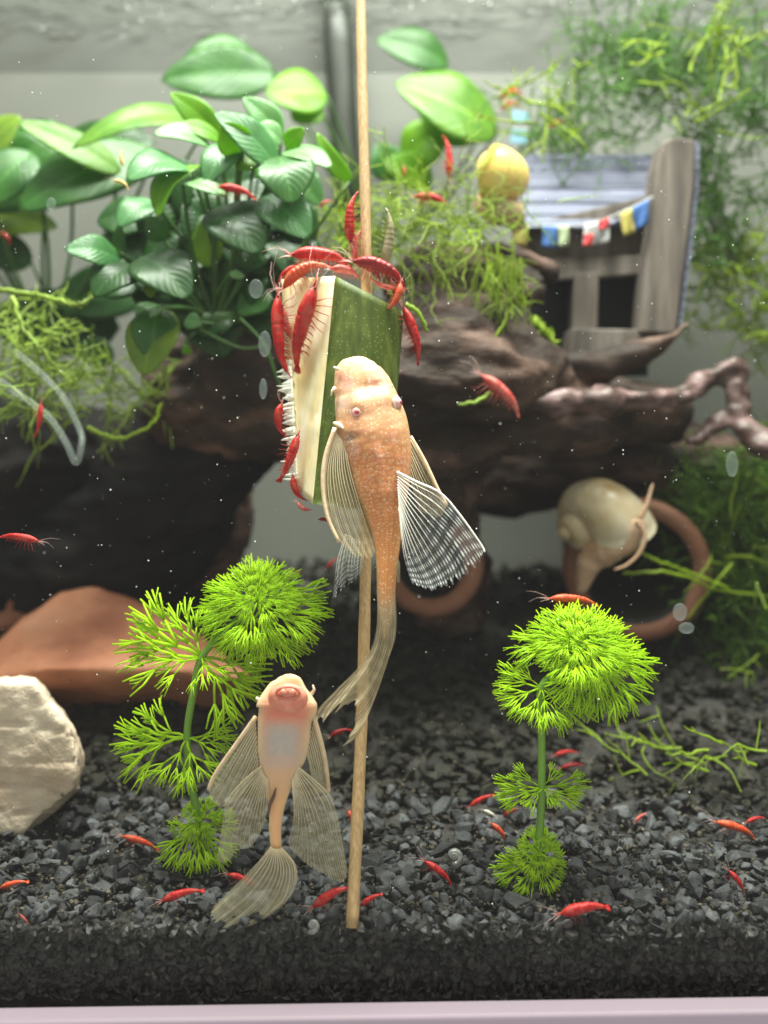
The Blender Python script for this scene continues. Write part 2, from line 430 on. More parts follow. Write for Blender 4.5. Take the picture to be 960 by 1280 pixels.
def shift(me, off):
    me.transform(Matrix.Translation(-V(off))); return me
def single(name, me, mat, base, label, cat, group=None, smooth=True):
    o = link(name, shift(me, base), mat, None, smooth); o.location = base
    return tag(o, label, cat, group)

def hull_rock(outline, d0, d1, inset, name, voxel, disp, smooth_it=3):
    bm = bmesh.new(); cx = sum(p[0] for p in outline) / len(outline); cyy = sum(p[1] for p in outline) / len(outline)
    for (d, k) in ((d0, 1 - inset), (lerp(d0, d1, .3), 1), (lerp(d0, d1, .7), .98), (d1, .8)):
        for (x, y) in outline: bm.verts.new(P(cx + (x - cx) * k, cyy + (y - cyy) * k, d))
    r = bmesh.ops.convex_hull(bm, input=bm.verts)
    bmesh.ops.delete(bm, geom=[e for e in r['geom_interior'] if isinstance(e, bmesh.types.BMVert)], context='VERTS')
    bmesh.ops.recalc_face_normals(bm, faces=bm.faces)
    bm.verts.index_update()
    mb = MB().add([v.co for v in bm.verts], [[v.index for v in f.verts] for f in bm.faces]); bm.free()
    return remesh(mb, voxel, disp, name, smooth_it)

def rockdisp(c):
    a = noise.fractal(c * 60, 1.0, 2.0, 5) * .0016 + noise.fractal(c * 260, 1.0, 2.0, 4) * .00035
    crack = abs(noise.noise(V((c.x * 30, c.y * 30, c.z * 85)) + V((3, 1, 4))))
    return a - .0016 * max(0, 1 - crack / .06)
m_pale = noisy('pale_stone', (.46, .33, .23), (.62, .50, .38), 55, rough=.85, bump=.7, bscale=420, bdist=.0012, c3=(.70, .60, .48))
me = hull_rock([(-90, 880), (0, 846), (45, 848), (76, 888), (93, 915), (101, 945), (96, 990), (62, 1022), (30, 1046), (-90, 1060)], .306, .365, .06, 'pale_rock', .0011, rockdisp, 2)
single('rock', me, m_pale, P(0, 1046, .315), 'pale cream sandstone rock with a crack on the gravel', 'rock')
m_terra = noisy('terracotta_stone', (.22, .065, .03), (.40, .155, .08), 30, rough=.7, bump=.5, bscale=300, bdist=.001, c3=(.46, .22, .13))
bm = bmesh.new()
for (x, y, d) in [(-40, 850, .372), (10, 790, .385), (75, 735, .41), (120, 733, .41), (200, 762, .40), (290, 830, .375), (320, 850, .37), (200, 838, .362), (60, 836, .362), (-40, 860, .37), (300, 905, .42), (60, 905, .42), (-40, 905, .42), (60, 740, .46), (200, 765, .46), (300, 850, .46), (-40, 850, .46)]: bm.verts.new(P(x, y, d))
bmesh.ops.convex_hull(bm, input=bm.verts); bmesh.ops.recalc_face_normals(bm, faces=bm.faces); bm.verts.index_update()
mb = MB().add([v.co for v in bm.verts], [[v.index for v in f.verts] for f in bm.faces]); bm.free()
me = remesh(mb, .0018, lambda c: noise.fractal(c * 30, 1, 2, 5) * .0022, 'terracotta_rock', 4)
single('rock', me, m_terra, P(150, 900, .40), 'reddish brown smooth slab rock leaning behind the pale rock', 'rock')
me = hull_rock([(-60, 720), (0, 708), (40, 716), (62, 740), (60, 780), (-60, 800)], .43, .48, .1, 'brown_rock', .002, lambda c: noise.fractal(c * 30, 1, 2, 5) * .002, 4)
single('rock', me, m_terra, P(0, 800, .45), 'small brown rock piece peeking over the reddish slab', 'rock')

def tubes(spec):
    mb = MB()
    for t in spec:
        pts = [(*P(x, y, d), S(r, d)) for (x, y, d, r) in t]
        pp = [V(p) for p in pts]; n = 8 * (len(pp) - 1)
        q = [cr(pp, k / n) for k in range(n + 1)]
        mb.tube([v.to_3d() for v in q], [max(v[3], .0008) for v in q], 14)
    return mb
def wooddisp(c):
    g = V((c.x * 26, c.y * 40, c.z * 60))
    a = noise.fractal(g * .7, 1, 2, 4) * .006
    rdg = 1 - abs(noise.noise(g * 1.6 + V((9, 2, 1)))) * 2
    h = max(0, noise.noise(c * 28 + V((4, 4, 4))) - .45) * -.018
    return a + rdg * .0022 + noise.fractal(c * 300, 1, 2, 3) * .0005 + h
main = [[(205, 500, .42, 60), (290, 480, .41, 82), (380, 485, .405, 92), (470, 478, .395, 100), (560, 470, .39, 105), (620, 480, .392, 88), (680, 505, .40, 50), (760, 520, .42, 36), (850, 525, .43, 30)],
        [(500, 385, .395, 50), (570, 355, .40, 52), (622, 345, .41, 32)],
        [(540, 540, .40, 80), (535, 620, .41, 66), (552, 690, .425, 52), (565, 770, .44, 48)],
        [(470, 590, .46, 60), (600, 578, .465, 60), (720, 570, .465, 58), (850, 580, .46, 50), (930, 620, .455, 55)],
        [(285, 560, .47, 42), (265, 640, .475, 46), (250, 730, .48, 50)],
        [(618, 425, .398, 26), (652, 458, .398, 15), (720, 464, .398, 13), (775, 452, .40, 14), (825, 430, .40, 14), (852, 410, .40, 8), (866, 400, .40, 3)],
        [(622, 312, .412, 16), (660, 322, .408, 8), (695, 342, .405, 4)],
        [(605, 395, .395, 26), (636, 372, .398, 9), (672, 366, .40, 4)]]
me = remesh(tubes(main), .0019, wooddisp, 'driftwood', 3)
m_wood = noisy('wet_driftwood', (.005, .0028, .002), (.034, .0185, .0125), 34, rough=.72, bump=.9, bscale=130, bdist=.0018, mapping=(.9, 1.2, 1.8), c3=(.18, .105, .08), spec=.3)
m_pink = noisy('pinkish_wood_and_glare', (.02, .012, .011), (.085, .048, .042), 95, rough=.45, bump=.6, bscale=150, bdist=.0012, mapping=(1, 1.5, 2.2), c3=(.26, .165, .165), spec=.4)  # pinkish wood tone; the pale lilac along the ledge is painted glare
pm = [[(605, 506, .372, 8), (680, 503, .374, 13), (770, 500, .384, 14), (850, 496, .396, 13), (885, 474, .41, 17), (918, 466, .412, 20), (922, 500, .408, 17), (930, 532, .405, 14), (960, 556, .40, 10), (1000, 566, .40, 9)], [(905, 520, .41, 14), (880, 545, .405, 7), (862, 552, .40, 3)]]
single('root', remesh(tubes(pm), .0014, lambda c: wooddisp(c) * .7 + noise.fractal(c * 110, 1, 2, 5) * .0018, 'root', 2), m_pink, P(770, 515, .395), 'pinkish root with a knobbly end and a painted glare ledge below the hut', 'driftwood')
m_cave_shade = noisy('cave_shade_wood', (.003, .003, .004), (.008, .007, .007), 25, rough=.85, bump=.6, bscale=130, bdist=.0015, c3=(.016, .013, .013), spec=.15)  # wood coloured near-black to supply the shade of the cave
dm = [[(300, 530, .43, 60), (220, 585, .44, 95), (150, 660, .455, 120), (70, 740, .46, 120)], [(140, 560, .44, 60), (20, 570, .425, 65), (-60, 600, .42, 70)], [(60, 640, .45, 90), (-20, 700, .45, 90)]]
dme = remesh(tubes(dm), .0024, wooddisp, 'cave_shade_root', 3)
single('cave_shade_root', dme, m_cave_shade, P(100, 790, .45), 'near-black wood root filling in the cave shade beside the reddish rock', 'driftwood')
single('driftwood', me, m_wood, P(540, 760, .43), 'large dark brown branching driftwood arching over the gravel', 'driftwood')

# ------------------------------------------------------------------ terracotta pots
m_pot = noisy('terracotta', (.15, .055, .03), (.23, .095, .055), 40, rough=.75, bump=.25, bscale=400, c3=(.27, .13, .08))
m_pot_shade = noisy('pot_inside_shade', (.008, .007, .006), (.02, .018, .012), 60, rough=.8, bump=.3)  # near-black colour standing in for the shade inside the pots
def ring_pot(c, R0, R1, length, yaw, pitch, label):
    prof = [(R1, 0), (R1 * 1.02 + (R0 - R1) * .5, -.0016), (R0, 0), (R0, .012), (R0 * .95, .013), (R0 * .8, length), (R0 * .2, length + .001), (R0 * .2, length - .003), (R1 * .82, length - .004), (R1 * .97, .01)]
    n = 48; vs = []; fs = []; q = Matrix.Rotation(yaw, 3, 'Z') @ Matrix.Rotation(pitch, 3, 'X')
    for (r, y) in prof:
        for k in range(n):
            a = 2 * math.pi * k / n; vs.append(c + q @ V((r * math.cos(a), y, r * math.sin(a))))
    m_ = len(prof)
    for j in range(m_):
        for k in range(n):
            j2 = (j + 1) % m_; k2 = (k + 1) % n
            fs.append((j * n + k, j * n + k2, j2 * n + k2, j2 * n + k))
    base = c - V((0, 0, R0)); o = MB().add(vs, fs).build('flower_pot', m_pot, base=base)
    o.data.materials.append(m_pot_shade); o.data.polygons.foreach_set('material_index', [1 if 6 <= k // n <= 9 else 0 for k in range(len(fs))])
    return tag(o, label, 'pot')
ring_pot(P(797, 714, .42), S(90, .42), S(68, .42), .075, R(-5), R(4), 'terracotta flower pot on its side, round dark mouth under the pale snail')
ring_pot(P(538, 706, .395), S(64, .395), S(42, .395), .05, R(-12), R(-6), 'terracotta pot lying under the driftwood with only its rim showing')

# ------------------------------------------------------------------ hut ornament
m_grey = noisy('weathered_planks', (.085, .09, .135), (.15, .16, .23), 60, rough=.75, bump=.9, bscale=60, bdist=.0012, mapping=(.3, 7, 9), c3=(.22, .23, .32))
m_post = noisy('grey_brown_post', (.045, .037, .032), (.115, .092, .076), 60, rough=.75, bump=.8, bscale=90, bdist=.0012, mapping=(2.5, 2.5, .3), c3=(.19, .165, .15))
m_dark = noisy('interior_shade', (.006, .007, .010), (.012, .013, .018), 60, rough=.8, bump=.1)  # near-black colour for a sheet that supplies the shade inside the hut
hut = empty('toy_hut', P(745, 455, .42), 'small grey wooden hut ornament with barrel plank roof on the driftwood', 'ornament')
DH = .425
# roof: barrel planks running left-right; profile bulges toward the camera
def roof_pt(x, a, lift=0):      # a: 0 at ridge .. 1 at eave
    y = lerp(193, 284, math.sin(a * 1.5) / math.sin(1.5))
    d = DH + .024 - .034 * (1 - math.cos(a * 1.5)) - lift
    return x, y, d
NPL = 6
for k in range(NPL):
    a0, a1 = k / NPL + .003, (k + 1) / NPL - .003
    vs = []; fs = []; nx_ = 22
    x0, x1 = 650 - 3 * k + rnd(-2, 2) , 826
    rows = [(a0, 0), (lerp(a0, a1, .15), .0005), (lerp(a0, a1, .85), .0005), (a1, 0), (a1, -.002), (a0, -.002)]
    for i in range(nx_ + 1):
        x = lerp(x0, x1, i / nx_)
        for (a, lf) in rows:
            X, Y, D = roof_pt(x, a, lf + .0006 * noise.noise((x * .05, k * 3, a * 4)))
            if k == NPL - 1 and a == a1: Y -= 40 * sstep(745, 822, x) * .95   # swept eave
            if k == NPL - 2 : Y -= 24 * sstep(770, 822, x) * (a - a0) / (a1 - a0)
            if k == NPL - 1 and a != a1: Y -= 24 * sstep(770, 822, x)
            pq = P(X, Y, D); off_ = lf; a_ = a * 1.5; vs.append(pq + V((0, -math.sin(a_) * off_ + off_, math.cos(a_) * off_)))
    n_ = len(rows)
    for i in range(nx_):
        for j in range(n_):
            j2 = (j + 1) % n_; fs.append((i * n_ + j, i * n_ + j2, (i + 1) * n_ + j2, (i + 1) * n_ + j))
    fs.append(tuple(range(n_))); fs.append(tuple(nx_ * n_ + j for j in range(n_ - 1, -1, -1)))
    MB().add(vs, fs).build('roof_plank', m_grey, hut)
def slab(poly, d0, d1, name, mat, parent, bev=.0008):
    n = len(poly); vs = [P(x, y, d0) for x, y in poly]
    vs += [V((p.x, p.y + (d1 - d0), p.z)) for p in vs]
    fs = [tuple(range(n)), tuple(range(2 * n - 1, n - 1, -1))] + [(i, i + n, (i + 1) % n + n, (i + 1) % n) for i in range(n)]
    o = MB().add(vs, fs).build(name, mat, parent, smooth=False)
    if bev:
        b_ = o.modifiers.new('bevel', 'BEVEL'); b_.width = bev; b_.segments = 2
    return o
slab([(829, 176), (842, 171), (868, 173), (871, 185), (868, 230), (858, 320), (845, 418), (800, 416), (806, 340), (814, 260), (820, 210)], DH - .012, DH + .004, 'end_post', m_post, hut, .0012)
slab([(868, 174), (876, 180), (874, 232), (864, 322), (852, 416), (847, 416), (859, 320), (869, 230)], DH - .009, DH + .006, 'edge_strip', m_grey, hut, .0005)
slab([(650, 282), (812, 244), (812, 340), (650, 352)], DH + .004, DH + .012, 'wall_board', m_post, hut)
slab([(640, 322), (812, 318), (812, 342), (640, 354)], DH - .001, DH + .006, 'lintel_beam', m_post, hut)
slab([(718, 340), (749, 340), (747, 412), (716, 416)], DH - .002, DH + .012, 'window_post', m_post, hut)
slab([(714, 410), (806, 412), (806, 455), (708, 455)], DH - .008, DH + .010, 'sill_board', m_post, hut)
slab([(632, 345), (662, 350), (662, 470), (632, 470)], DH, DH + .012, 'door_post', m_post, hut)
slab([(655, 335), (810, 335), (810, 470), (655, 470)], DH + .020, DH + .024, 'interior_shade', m_dark, hut, 0)
# prayer flags on a string under the eave
def flatmat(name, c): return noisy(name, tuple(x * .85 for x in c), c, 300, rough=.8, bump=.2)
fl = {'blue': flatmat('flag_blue', (.03, .10, .30)), 'yellow': flatmat('flag_yellow', (.36, .30, .07)), 'red': flatmat('flag_red', (.42, .025, .03)),
      'white': flatmat('flag_white', (.42, .42, .42)), 'green': flatmat('flag_green', (.30, .36, .22))}
DFl = DH - .013
sp_ = [P(632, 276, DFl), P(690, 283, DFl), P(740, 279, DFl), P(780, 264, DFl), P(816, 246, DFl)]
string = MB().tube([cr(sp_, k / 24) for k in range(25)], .0004, 5).build('flag_string', fl['white'], hut)
def flag(poly, c, up):
    vs = []; fs = []
    a, b_, c_, d_ = [V(p) for p in poly]; n = 6
    for j in range(n + 1):
        for i in range(n + 1):
            u, v = i / n, j / n
            p = lerp(lerp(a, b_, u), lerp(d_, c_, u), v); vs.append(P(p.x, p.y, DFl - .0006 + .0012 * v * math.sin(u * 6 + v * 3 + a.x)))
    for j in range(n):
        for i in range(n): k = j * (n + 1) + i; fs.append((k, k + 1, k + n + 2, k + n + 1))
    o = MB().add(vs, fs).build('flag', fl[c], up)
    s_ = o.modifiers.new('solid', 'SOLIDIFY'); s_.thickness = .0004
    return o
for poly, c in [(((640, 279), (660, 281), (658, 308), (640, 306)), 'yellow'), (((678, 283), (696, 283), (696, 311), (677, 309)), 'blue'),
                (((697, 283), (711, 282), (711, 307), (698, 309)), 'green'), (((731, 281), (744, 279), (743, 306), (728, 307)), 'white'),
                (((729, 294), (741, 293), (741, 308), (728, 308)), 'red'), (((745, 278), (762, 273), (761, 303), (745, 306)), 'white'),
                (((747, 277), (760, 273), (760, 287), (747, 288)), 'red'),
                (((774, 268), (790, 260), (794, 290), (780, 296)), 'yellow'), (((790, 260), (811, 249), (809, 280), (794, 290)), 'blue')]:
    if c == 'red': poly = tuple(poly)
    o = flag(poly, c, hut)
    if c == 'red': o.location.y -= .0012
# stray string of flags behind
gar = empty('flag_garland', P(650, 180, .46), 'short pale blue and white flag scrap behind the yellow snail', 'flag')
m_lb = flatmat('flag_pale_blue', (.20, .38, .52))
def flag2(poly, mat, d):
    vs = [P(x, y, d) for x, y in poly]; vs += [v + V((0, .0006, 0)) for v in vs]
    return MB().add(vs, [(0, 1, 2, 3), (7, 6, 5, 4), (0, 4, 5, 1), (1, 5, 6, 2), (2, 6, 7, 3), (3, 7, 4, 0)]).build('flag', mat, gar, smooth=False)
flag2([(640, 138), (662, 141), (662, 152), (641, 150)], m_lb, .458); flag2([(641, 151), (662, 153), (661, 162), (640, 160)], fl['white'], .459); flag2([(639, 161), (662, 163), (660, 180), (638, 178)], m_lb, .458)

# ------------------------------------------------------------------ snails
def shell(c, Rr, turns, k, a, H, mtx, nth=90, ns=18):
    vs = []; fs = []
    for i in range(nth + 1):
        th = turns * 2 * math.pi * i / nth; g = math.exp(-k * th)
        for j in range(ns):
            s_ = 2 * math.pi * j / ns
            rr = Rr * g * (1 + a * math.cos(s_)) * .5 * (1 + .004 * math.sin(th * 9))
            vs.append(c + mtx @ V((rr * math.cos(th), rr * math.sin(th), H * (1 - g) + Rr * g * a * .62 * math.sin(s_))))
    for i in range(nth):
        for j in range(ns):
            j2 = (j + 1) % ns; fs.append((i * ns + j, i * ns + j2, (i + 1) * ns + j2, (i + 1) * ns + j))
    fs.append(tuple(range(ns)))
    return MB().add(vs, fs)
m_ivory = noisy('ivory_shell', (.36, .24, .10), (.52, .44, .30), 45, rough=.35, bump=.2, bscale=200, c3=(.60, .54, .42))
m_gold = noisy('golden_shell', (.66, .36, .05), (.80, .56, .16), 40, rough=.35, bump=.2, bscale=200, c3=(.84, .70, .34))
m_snail = noisy('snail_flesh', (.40, .22, .12), (.62, .44, .30), 90, rough=.5, bump=.3, bscale=600)
sn = empty('snail', P(760, 690, .40), 'ivory apple snail with long tentacles crawling on the terracotta pot', 'snail')
q = Matrix.Rotation(R(-35), 3, 'Y') @ Matrix.Rotation(R(75), 3, 'X') @ Matrix.Rotation(R(200), 3, 'Z')
# spire points left-down in the picture
zax = V((-.80, -.25, -.30)).normalized(); xax = V((0, 0, 1)).cross(zax).normalized(); yax = zax.cross(xax)
mt = Matrix((xax, yax, zax)).transposed() @ Matrix.Rotation(R(-30), 3, 'Z')
shell(P(757, 642, .408), S(72, .40), 3.2, .145, .97, S(74, .40), mt).build('shell', m_ivory, sn)
bd = MB()
bd.tube([P(730, 690, .402), P(755, 688, .398), P(785, 674, .392), P(800, 652, .386)], [.004, .0075, .006, .0035], 12)
bd.tube([P(725, 740, .405), P(735, 705, .402), P(760, 680, .40), P(790, 655, .398)], [.002, .006, .007, .006], 12)
link('body', shift(remesh(bd, .0011, lambda c: noise.fractal(c * 180, 1, 2, 3) * .0005, 'body', 4), sn.location), m_snail, sn)
for pts in ([(796, 650), (806, 668), (800, 690), (784, 706), (768, 712)], [(800, 648), (808, 632), (813, 615), (816, 605)], [(799, 655), (805, 664), (808, 672)]):
    pp = [P(x, y, .384) for x, y in pts]
    MB().tube([cr(pp, k / 14) for k in range(15)], [lerp(.0013, .0004, k / 14) for k in range(15)], 8).build('tentacle', m_snail, sn)
sn2 = empty('snail', P(615, 265, .39), 'golden yellow snail shell perched on the moss beside the hut', 'snail')
zax = V((.35, .25, .85)).normalized(); xax = V((0, 1, 0)).cross(zax).normalized(); yax = zax.cross(xax)
mt = Matrix((xax, yax, zax)).transposed() @ Matrix.Rotation(R(250), 3, 'Z')
shell(P(614, 232, .395), S(58, .395), 3.2, .15, .97, S(50, .395), mt).build('shell', m_gold, sn2)
bd = MB().tube([P(600, 250, .393), P(620, 262, .39), P(642, 268, .392), P(650, 285, .395)], [.005, .007, .006, .003], 12)
bd.build('body', m_snail, sn2)

# ------------------------------------------------------------------ skewer and courgette
def dsk(y): return .325 - .073 * y / 1158
m_bam = noisy('bamboo', (.34, .20, .085), (.54, .36, .18), 200, rough=.55, bump=.35, bscale=300, mapping=(9, 9, .35), bdist=.0004)
pp = [P(450, -40, dsk(-40)), P(453, 120, dsk(120)), P(458, 330, dsk(330)), P(457.5, 520, dsk(520)), P(457, 700, dsk(700)), P(452, 900, dsk(900)), P(440, 1159, dsk(1159))]
sk = MB().tube([cr(pp, k / 60) for k in range(61)], [.00175 + .00006 * math.sin(k * 1.3) for k in range(61)], 14)
tag(sk.build('skewer', m_bam, base=P(440, 1159, dsk(1159))), 'long thin bamboo skewer standing upright through the courgette', 'skewer')

zu = empty('courgette_piece', P(420, 632, dsk(632) - .008), 'cut courgette wedge with green skin and pale flesh on the skewer', 'courgette')
m, nt, N, L, B = newmat('courgette_skin')
tc = N.new('ShaderNodeTexCoord'); mp = N.new('ShaderNodeMapping'); mp.inputs['Scale'].default_value = (1, 1, .12); L.new(tc.outputs['Object'], mp.inputs[0])
n1 = N.new('ShaderNodeTexNoise'); n1.inputs['Scale'].default_value = 420; n1.inputs['Detail'].default_value = 6; L.new(mp.outputs[0], n1.inputs['Vector'])
n2 = N.new('ShaderNodeTexVoronoi'); n2.inputs['Scale'].default_value = 750; L.new(tc.outputs['Object'], n2.inputs['Vector'])
r1 = ramp(N, L, n1.outputs[0], [(.3, (.036, .055, .005)), (.55, (.066, .092, .011)), (.75, (.125, .15, .03))])
r2 = ramp(N, L, n2.outputs['Distance'], [(.10, (1, 1, 1)), (.22, (0, 0, 0))])
n3 = N.new('ShaderNodeTexNoise'); n3.inputs['Scale'].default_value = 130; L.new(tc.outputs['Object'], n3.inputs['Vector'])
gt = N.new('ShaderNodeMath'); gt.operation = 'MULTIPLY'; L.new(r2.outputs[0], gt.inputs[0]); L.new(n3.outputs[0], gt.inputs[1])
mx = N.new('ShaderNodeMix'); mx.data_type = 'RGBA'; L.new(gt.outputs[0], mx.inputs[0]); L.new(r1.outputs[0], mx.inputs[6]); mx.inputs[7].default_value = (.30, .34, .14, 1)
L.new(mx.outputs[2], B.inputs['Base Color']); B.inputs['Roughness'].default_value = .5; B.inputs['Specular IOR Level'].default_value = .2
bp = N.new('ShaderNodeBump'); bp.inputs['Strength'].default_value = .35; bp.inputs['Distance'].default_value = .0005; L.new(n1.outputs[0], bp.inputs['Height']); L.new(bp.outputs[0], B.inputs['Normal'])
m_skin = m
m_flesh = noisy('courgette_flesh', (.74, .55, .24), (.84, .72, .44), 120, rough=.45, bump=.4, bscale=260, mapping=(1.5, 1.5, .35), c3=(.88, .84, .70), sss=.3)
# per ring: corner A, right edge B, left edge C (photo pixels), d of each
def zring(t):
    A = V((lerp(419, 391, t), lerp(345, 630, t))); Bp = V((lerp(505, 484, t), lerp(390, 640, t))); Cp = V((lerp(352, 366, t ** 1.2), lerp(349, 606, t)))
    return A, Bp, Cp
nr_ = 30; vs = []; fs = []; skin = []
for i in range(nr_ + 1):
    t = i / nr_; A, Bp, Cp = zring(t)
    dA = dsk(A.y) - .009; dB = dsk(Bp.y) - .001; dC = dsk(Cp.y) + .006
    ring = []
    for k in range(9):      # flesh face C -> A
        u = k / 8; p = lerp(Cp, A, u); dd = lerp(dC, dA, u) + .0014 * math.sin(u * math.pi) * (1 + .5 * math.sin(t * 9)) + .0009 * noise.fractal(V((u * 5, t * 14, 2)), 1, 2, 3)
        jag = 0
        if k < 2 and .3 < t < .97: jag = rnd(-3, 6) * (1 - .4 * k)
        ring.append(P(p.x + jag, p.y, dd))
    arc = []
    for k in range(1, 12):  # skin A -> B bulging
        u = k / 11; p = lerp(A, Bp, u); dd = lerp(dA, dB, u) - .0062 * math.sin(u * math.pi) ** .75
        arc.append(P(p.x, p.y, dd))
    ring += arc
    ring.append(P(lerp(Bp.x, Cp.x, .25), lerp(Bp.y, Cp.y, .25), dB + .010)); ring.append(P(lerp(Bp.x, Cp.x, .7), lerp(Bp.y, Cp.y, .7), dC + .006))
    vs += ring; skin.append([ring[8]] + arc)
n_ = 22
for i in range(nr_):
    for k in range(n_):
        k2 = (k + 1) % n_; fs.append((i * n_ + k, i * n_ + k2, (i + 1) * n_ + k2, (i + 1) * n_ + k))
# slanted, slightly domed cut ends
for r_, s in ((0, 1), (nr_, -1)):
    ctr = sum((vs[r_ * n_ + k] for k in range(n_)), V((0, 0, 0))) / n_; vs.append(ctr + V((0, 0, .001 * s))); ci = len(vs) - 1
    for k in range(n_):
        k2 = (k + 1) % n_; fs.append((r_ * n_ + k2, r_ * n_ + k, ci) if s > 0 else (r_ * n_ + k, r_ * n_ + k2, ci))
MB().add(vs, fs).build('flesh', m_flesh, zu)
vs = []; fs = []
for i, row in enumerate(skin):
    for p in row: vs.append(p + V((0, -.0005, 0)))
    for p in row: vs.append(p + V((0, .0006, 0)))
W = 12
for i in range(nr_):
    for k in range(W - 1):
        a, b_ = i * 2 * W + k, (i + 1) * 2 * W + k
        fs.append((a, b_, b_ + 1, a + 1)); fs.append((a + W, a + W + 1, b_ + W + 1, b_ + W))
    for k in (0, W - 1):
        a, b_ = i * 2 * W + k, (i + 1) * 2 * W + k; fs.append((a, a + W, b_ + W, b_))
for i in (0, nr_):
    for k in range(W - 1): a = i * 2 * W + k; fs.append((a, a + 1, a + 1 + W, a + W))
MB().add(vs, fs).build('skin', m_skin, zu)
m_seed = noisy('pale_seed', (.80, .76, .62), (.90, .88, .80), 300, rough=.45, bump=.1, sss=.2)
for k in range(46):
    if random.random() < .06: continue
    y = 454 + k * 3.2 + rnd(-2, 2); t = (y - 349) / (606 - 349); A, Bp, Cp = zring(t)
    d = dsk(y) + .0048; ln = 3 + 13 * random.random() ** 1.2
    a = P(Cp.x + 7, y - 1, d - .0014); b_ = P(Cp.x - ln * .3, y, d); c_ = P(Cp.x - ln * .85, y + rnd(-1, 2.5), d + .0004)
    MB().tube([a, lerp(a, b_, .6), b_, c_], [.0011, rnd(.0007, .0011), rnd(.0004, .0007), .0001], 7).build('seed', m_seed, zu)

# ------------------------------------------------------------------ fish
def fin(name, rays, drays, mat, parent, nu=44, nv=18, ripple=.0008, rip_n=6, scal=.06, scal_n=10, raygeo=None, raymat=None, rr=(.00022, .00008)):
    """rays: polylines in photo pixels, drays: (d at base, d at tip) per ray"""
    cols = []; rag = [rnd(0, 1.3) for _ in range(24)]
    for r_, (d0, d1) in zip(rays, drays):
        pts = [V((x, y, lerp(d0, d1, k / (len(r_) - 1)))) for k, (x, y) in enumerate(r_)]
        cols.append(pts)
    def pt(u, v):
        col = [cr(c_, v) for c_ in cols]
        q_ = cr(col, u)
        return P(q_.x, q_.y, q_.z + ripple * v * math.sin(u * rip_n * 6.28))
    vs = []; fs = []; cs = []
    for i in range(nu + 1):
        u = i / nu; ln = 1 - scal * abs(math.sin(math.pi * u * scal_n)) * (.5 + rag[int(u * scal_n) % len(rag)])
        for j in range(nv + 1):
            v = j / nv; vs.append(pt(u, v * ln)); cs.append((u, v * ln, 0, 1))
    for i in range(nu):
        for j in range(nv):
            k = i * (nv + 1) + j; fs.append((k, k + 1, k + nv + 2, k + nv + 1))
    o = MB().add(vs, fs, cs).build(name, mat, parent, attr='fin')
    if raygeo:
        mb = MB()
        for k in range(raygeo + 1):
            u = k / raygeo; e_ = rnd(.5, .72); pts = [pt(u, t / 16 * e_) + V((0, -.00012, 0)) for t in range(17)]
            mb.tube(pts, [lerp(rr[0], rr[1] * .3, t / 16) for t in range(17)], 5)
        mb.build('fin_rays', raymat, o)
    return o

def loft_body(st, thick_f, thick_b, dfun, colfun, nang=64, nlen=150, bumpf=None):
    """st: (cx,cy,halfwidth) photo px. thick_f/b(t): bulge toward / away from the camera as a share of halfwidth"""
    S3 = [V(s) for s in st]; vs = []; fs = []; cs = []; c2 = []; vv = 0; ly = None
    for i in range(nlen + 1):
        t = i / nlen; te = t; q_ = cr(S3, te); q2 = cr(S3, min(1, te + .004)); q1 = cr(S3, max(0, te - .004))
        tx, ty = q2.x - q1.x, q2.y - q1.y; l = math.hypot(tx, ty) or 1; nxp, nyp = -ty / l, tx / l
        hw = max(q_.z, .3); d = dfun(q_.y)
        if ly is not None: vv += math.hypot(q_.x - ly[0], q_.y - ly[1]) / max(2 * hw / 9.5 * .9, 2.6)
        ly = (q_.x, q_.y)
        for k in range(nang):
            a = 2 * math.pi * k / nang; ca, sa = math.cos(a), math.sin(a)
            f_ = thick_f(t) if sa > 0 else thick_b(t)
            e = math.copysign(abs(sa) ** .9, sa)
            px, py = q_.x - nxp * hw * ca, q_.y - nyp * hw * ca
            p = P(px, py, d - S(hw, d) * f_ * e)
            c2.append((a / math.pi * 10.5, vv - 1.1 * abs(ca) ** 2, 0, 1))
            if bumpf: p = p + bumpf(px, py, ca, sa)
            vs.append(p); cq = colfun(t, ca, sa, px, py); cs.append(cq if len(cq) == 4 else (*cq, 1))
    for i in range(nlen):
        for k in range(nang):
            k2 = (k + 1) % nang; fs.append((i * nang + k, i * nang + k2, (i + 1) * nang + k2, (i + 1) * nang + k))
    fs.append(tuple(range(nang))); fs.append(tuple(nlen * nang + k for k in range(nang - 1, -1, -1)))
    mb = MB().add(vs, fs, cs); mb.c2 = c2; return mb
def addattr(o, name, data):
    a = o.data.color_attributes.new(name, 'FLOAT_COLOR', 'POINT'); a.data.foreach_set('color', np.array(data, dtype=np.float32).ravel())

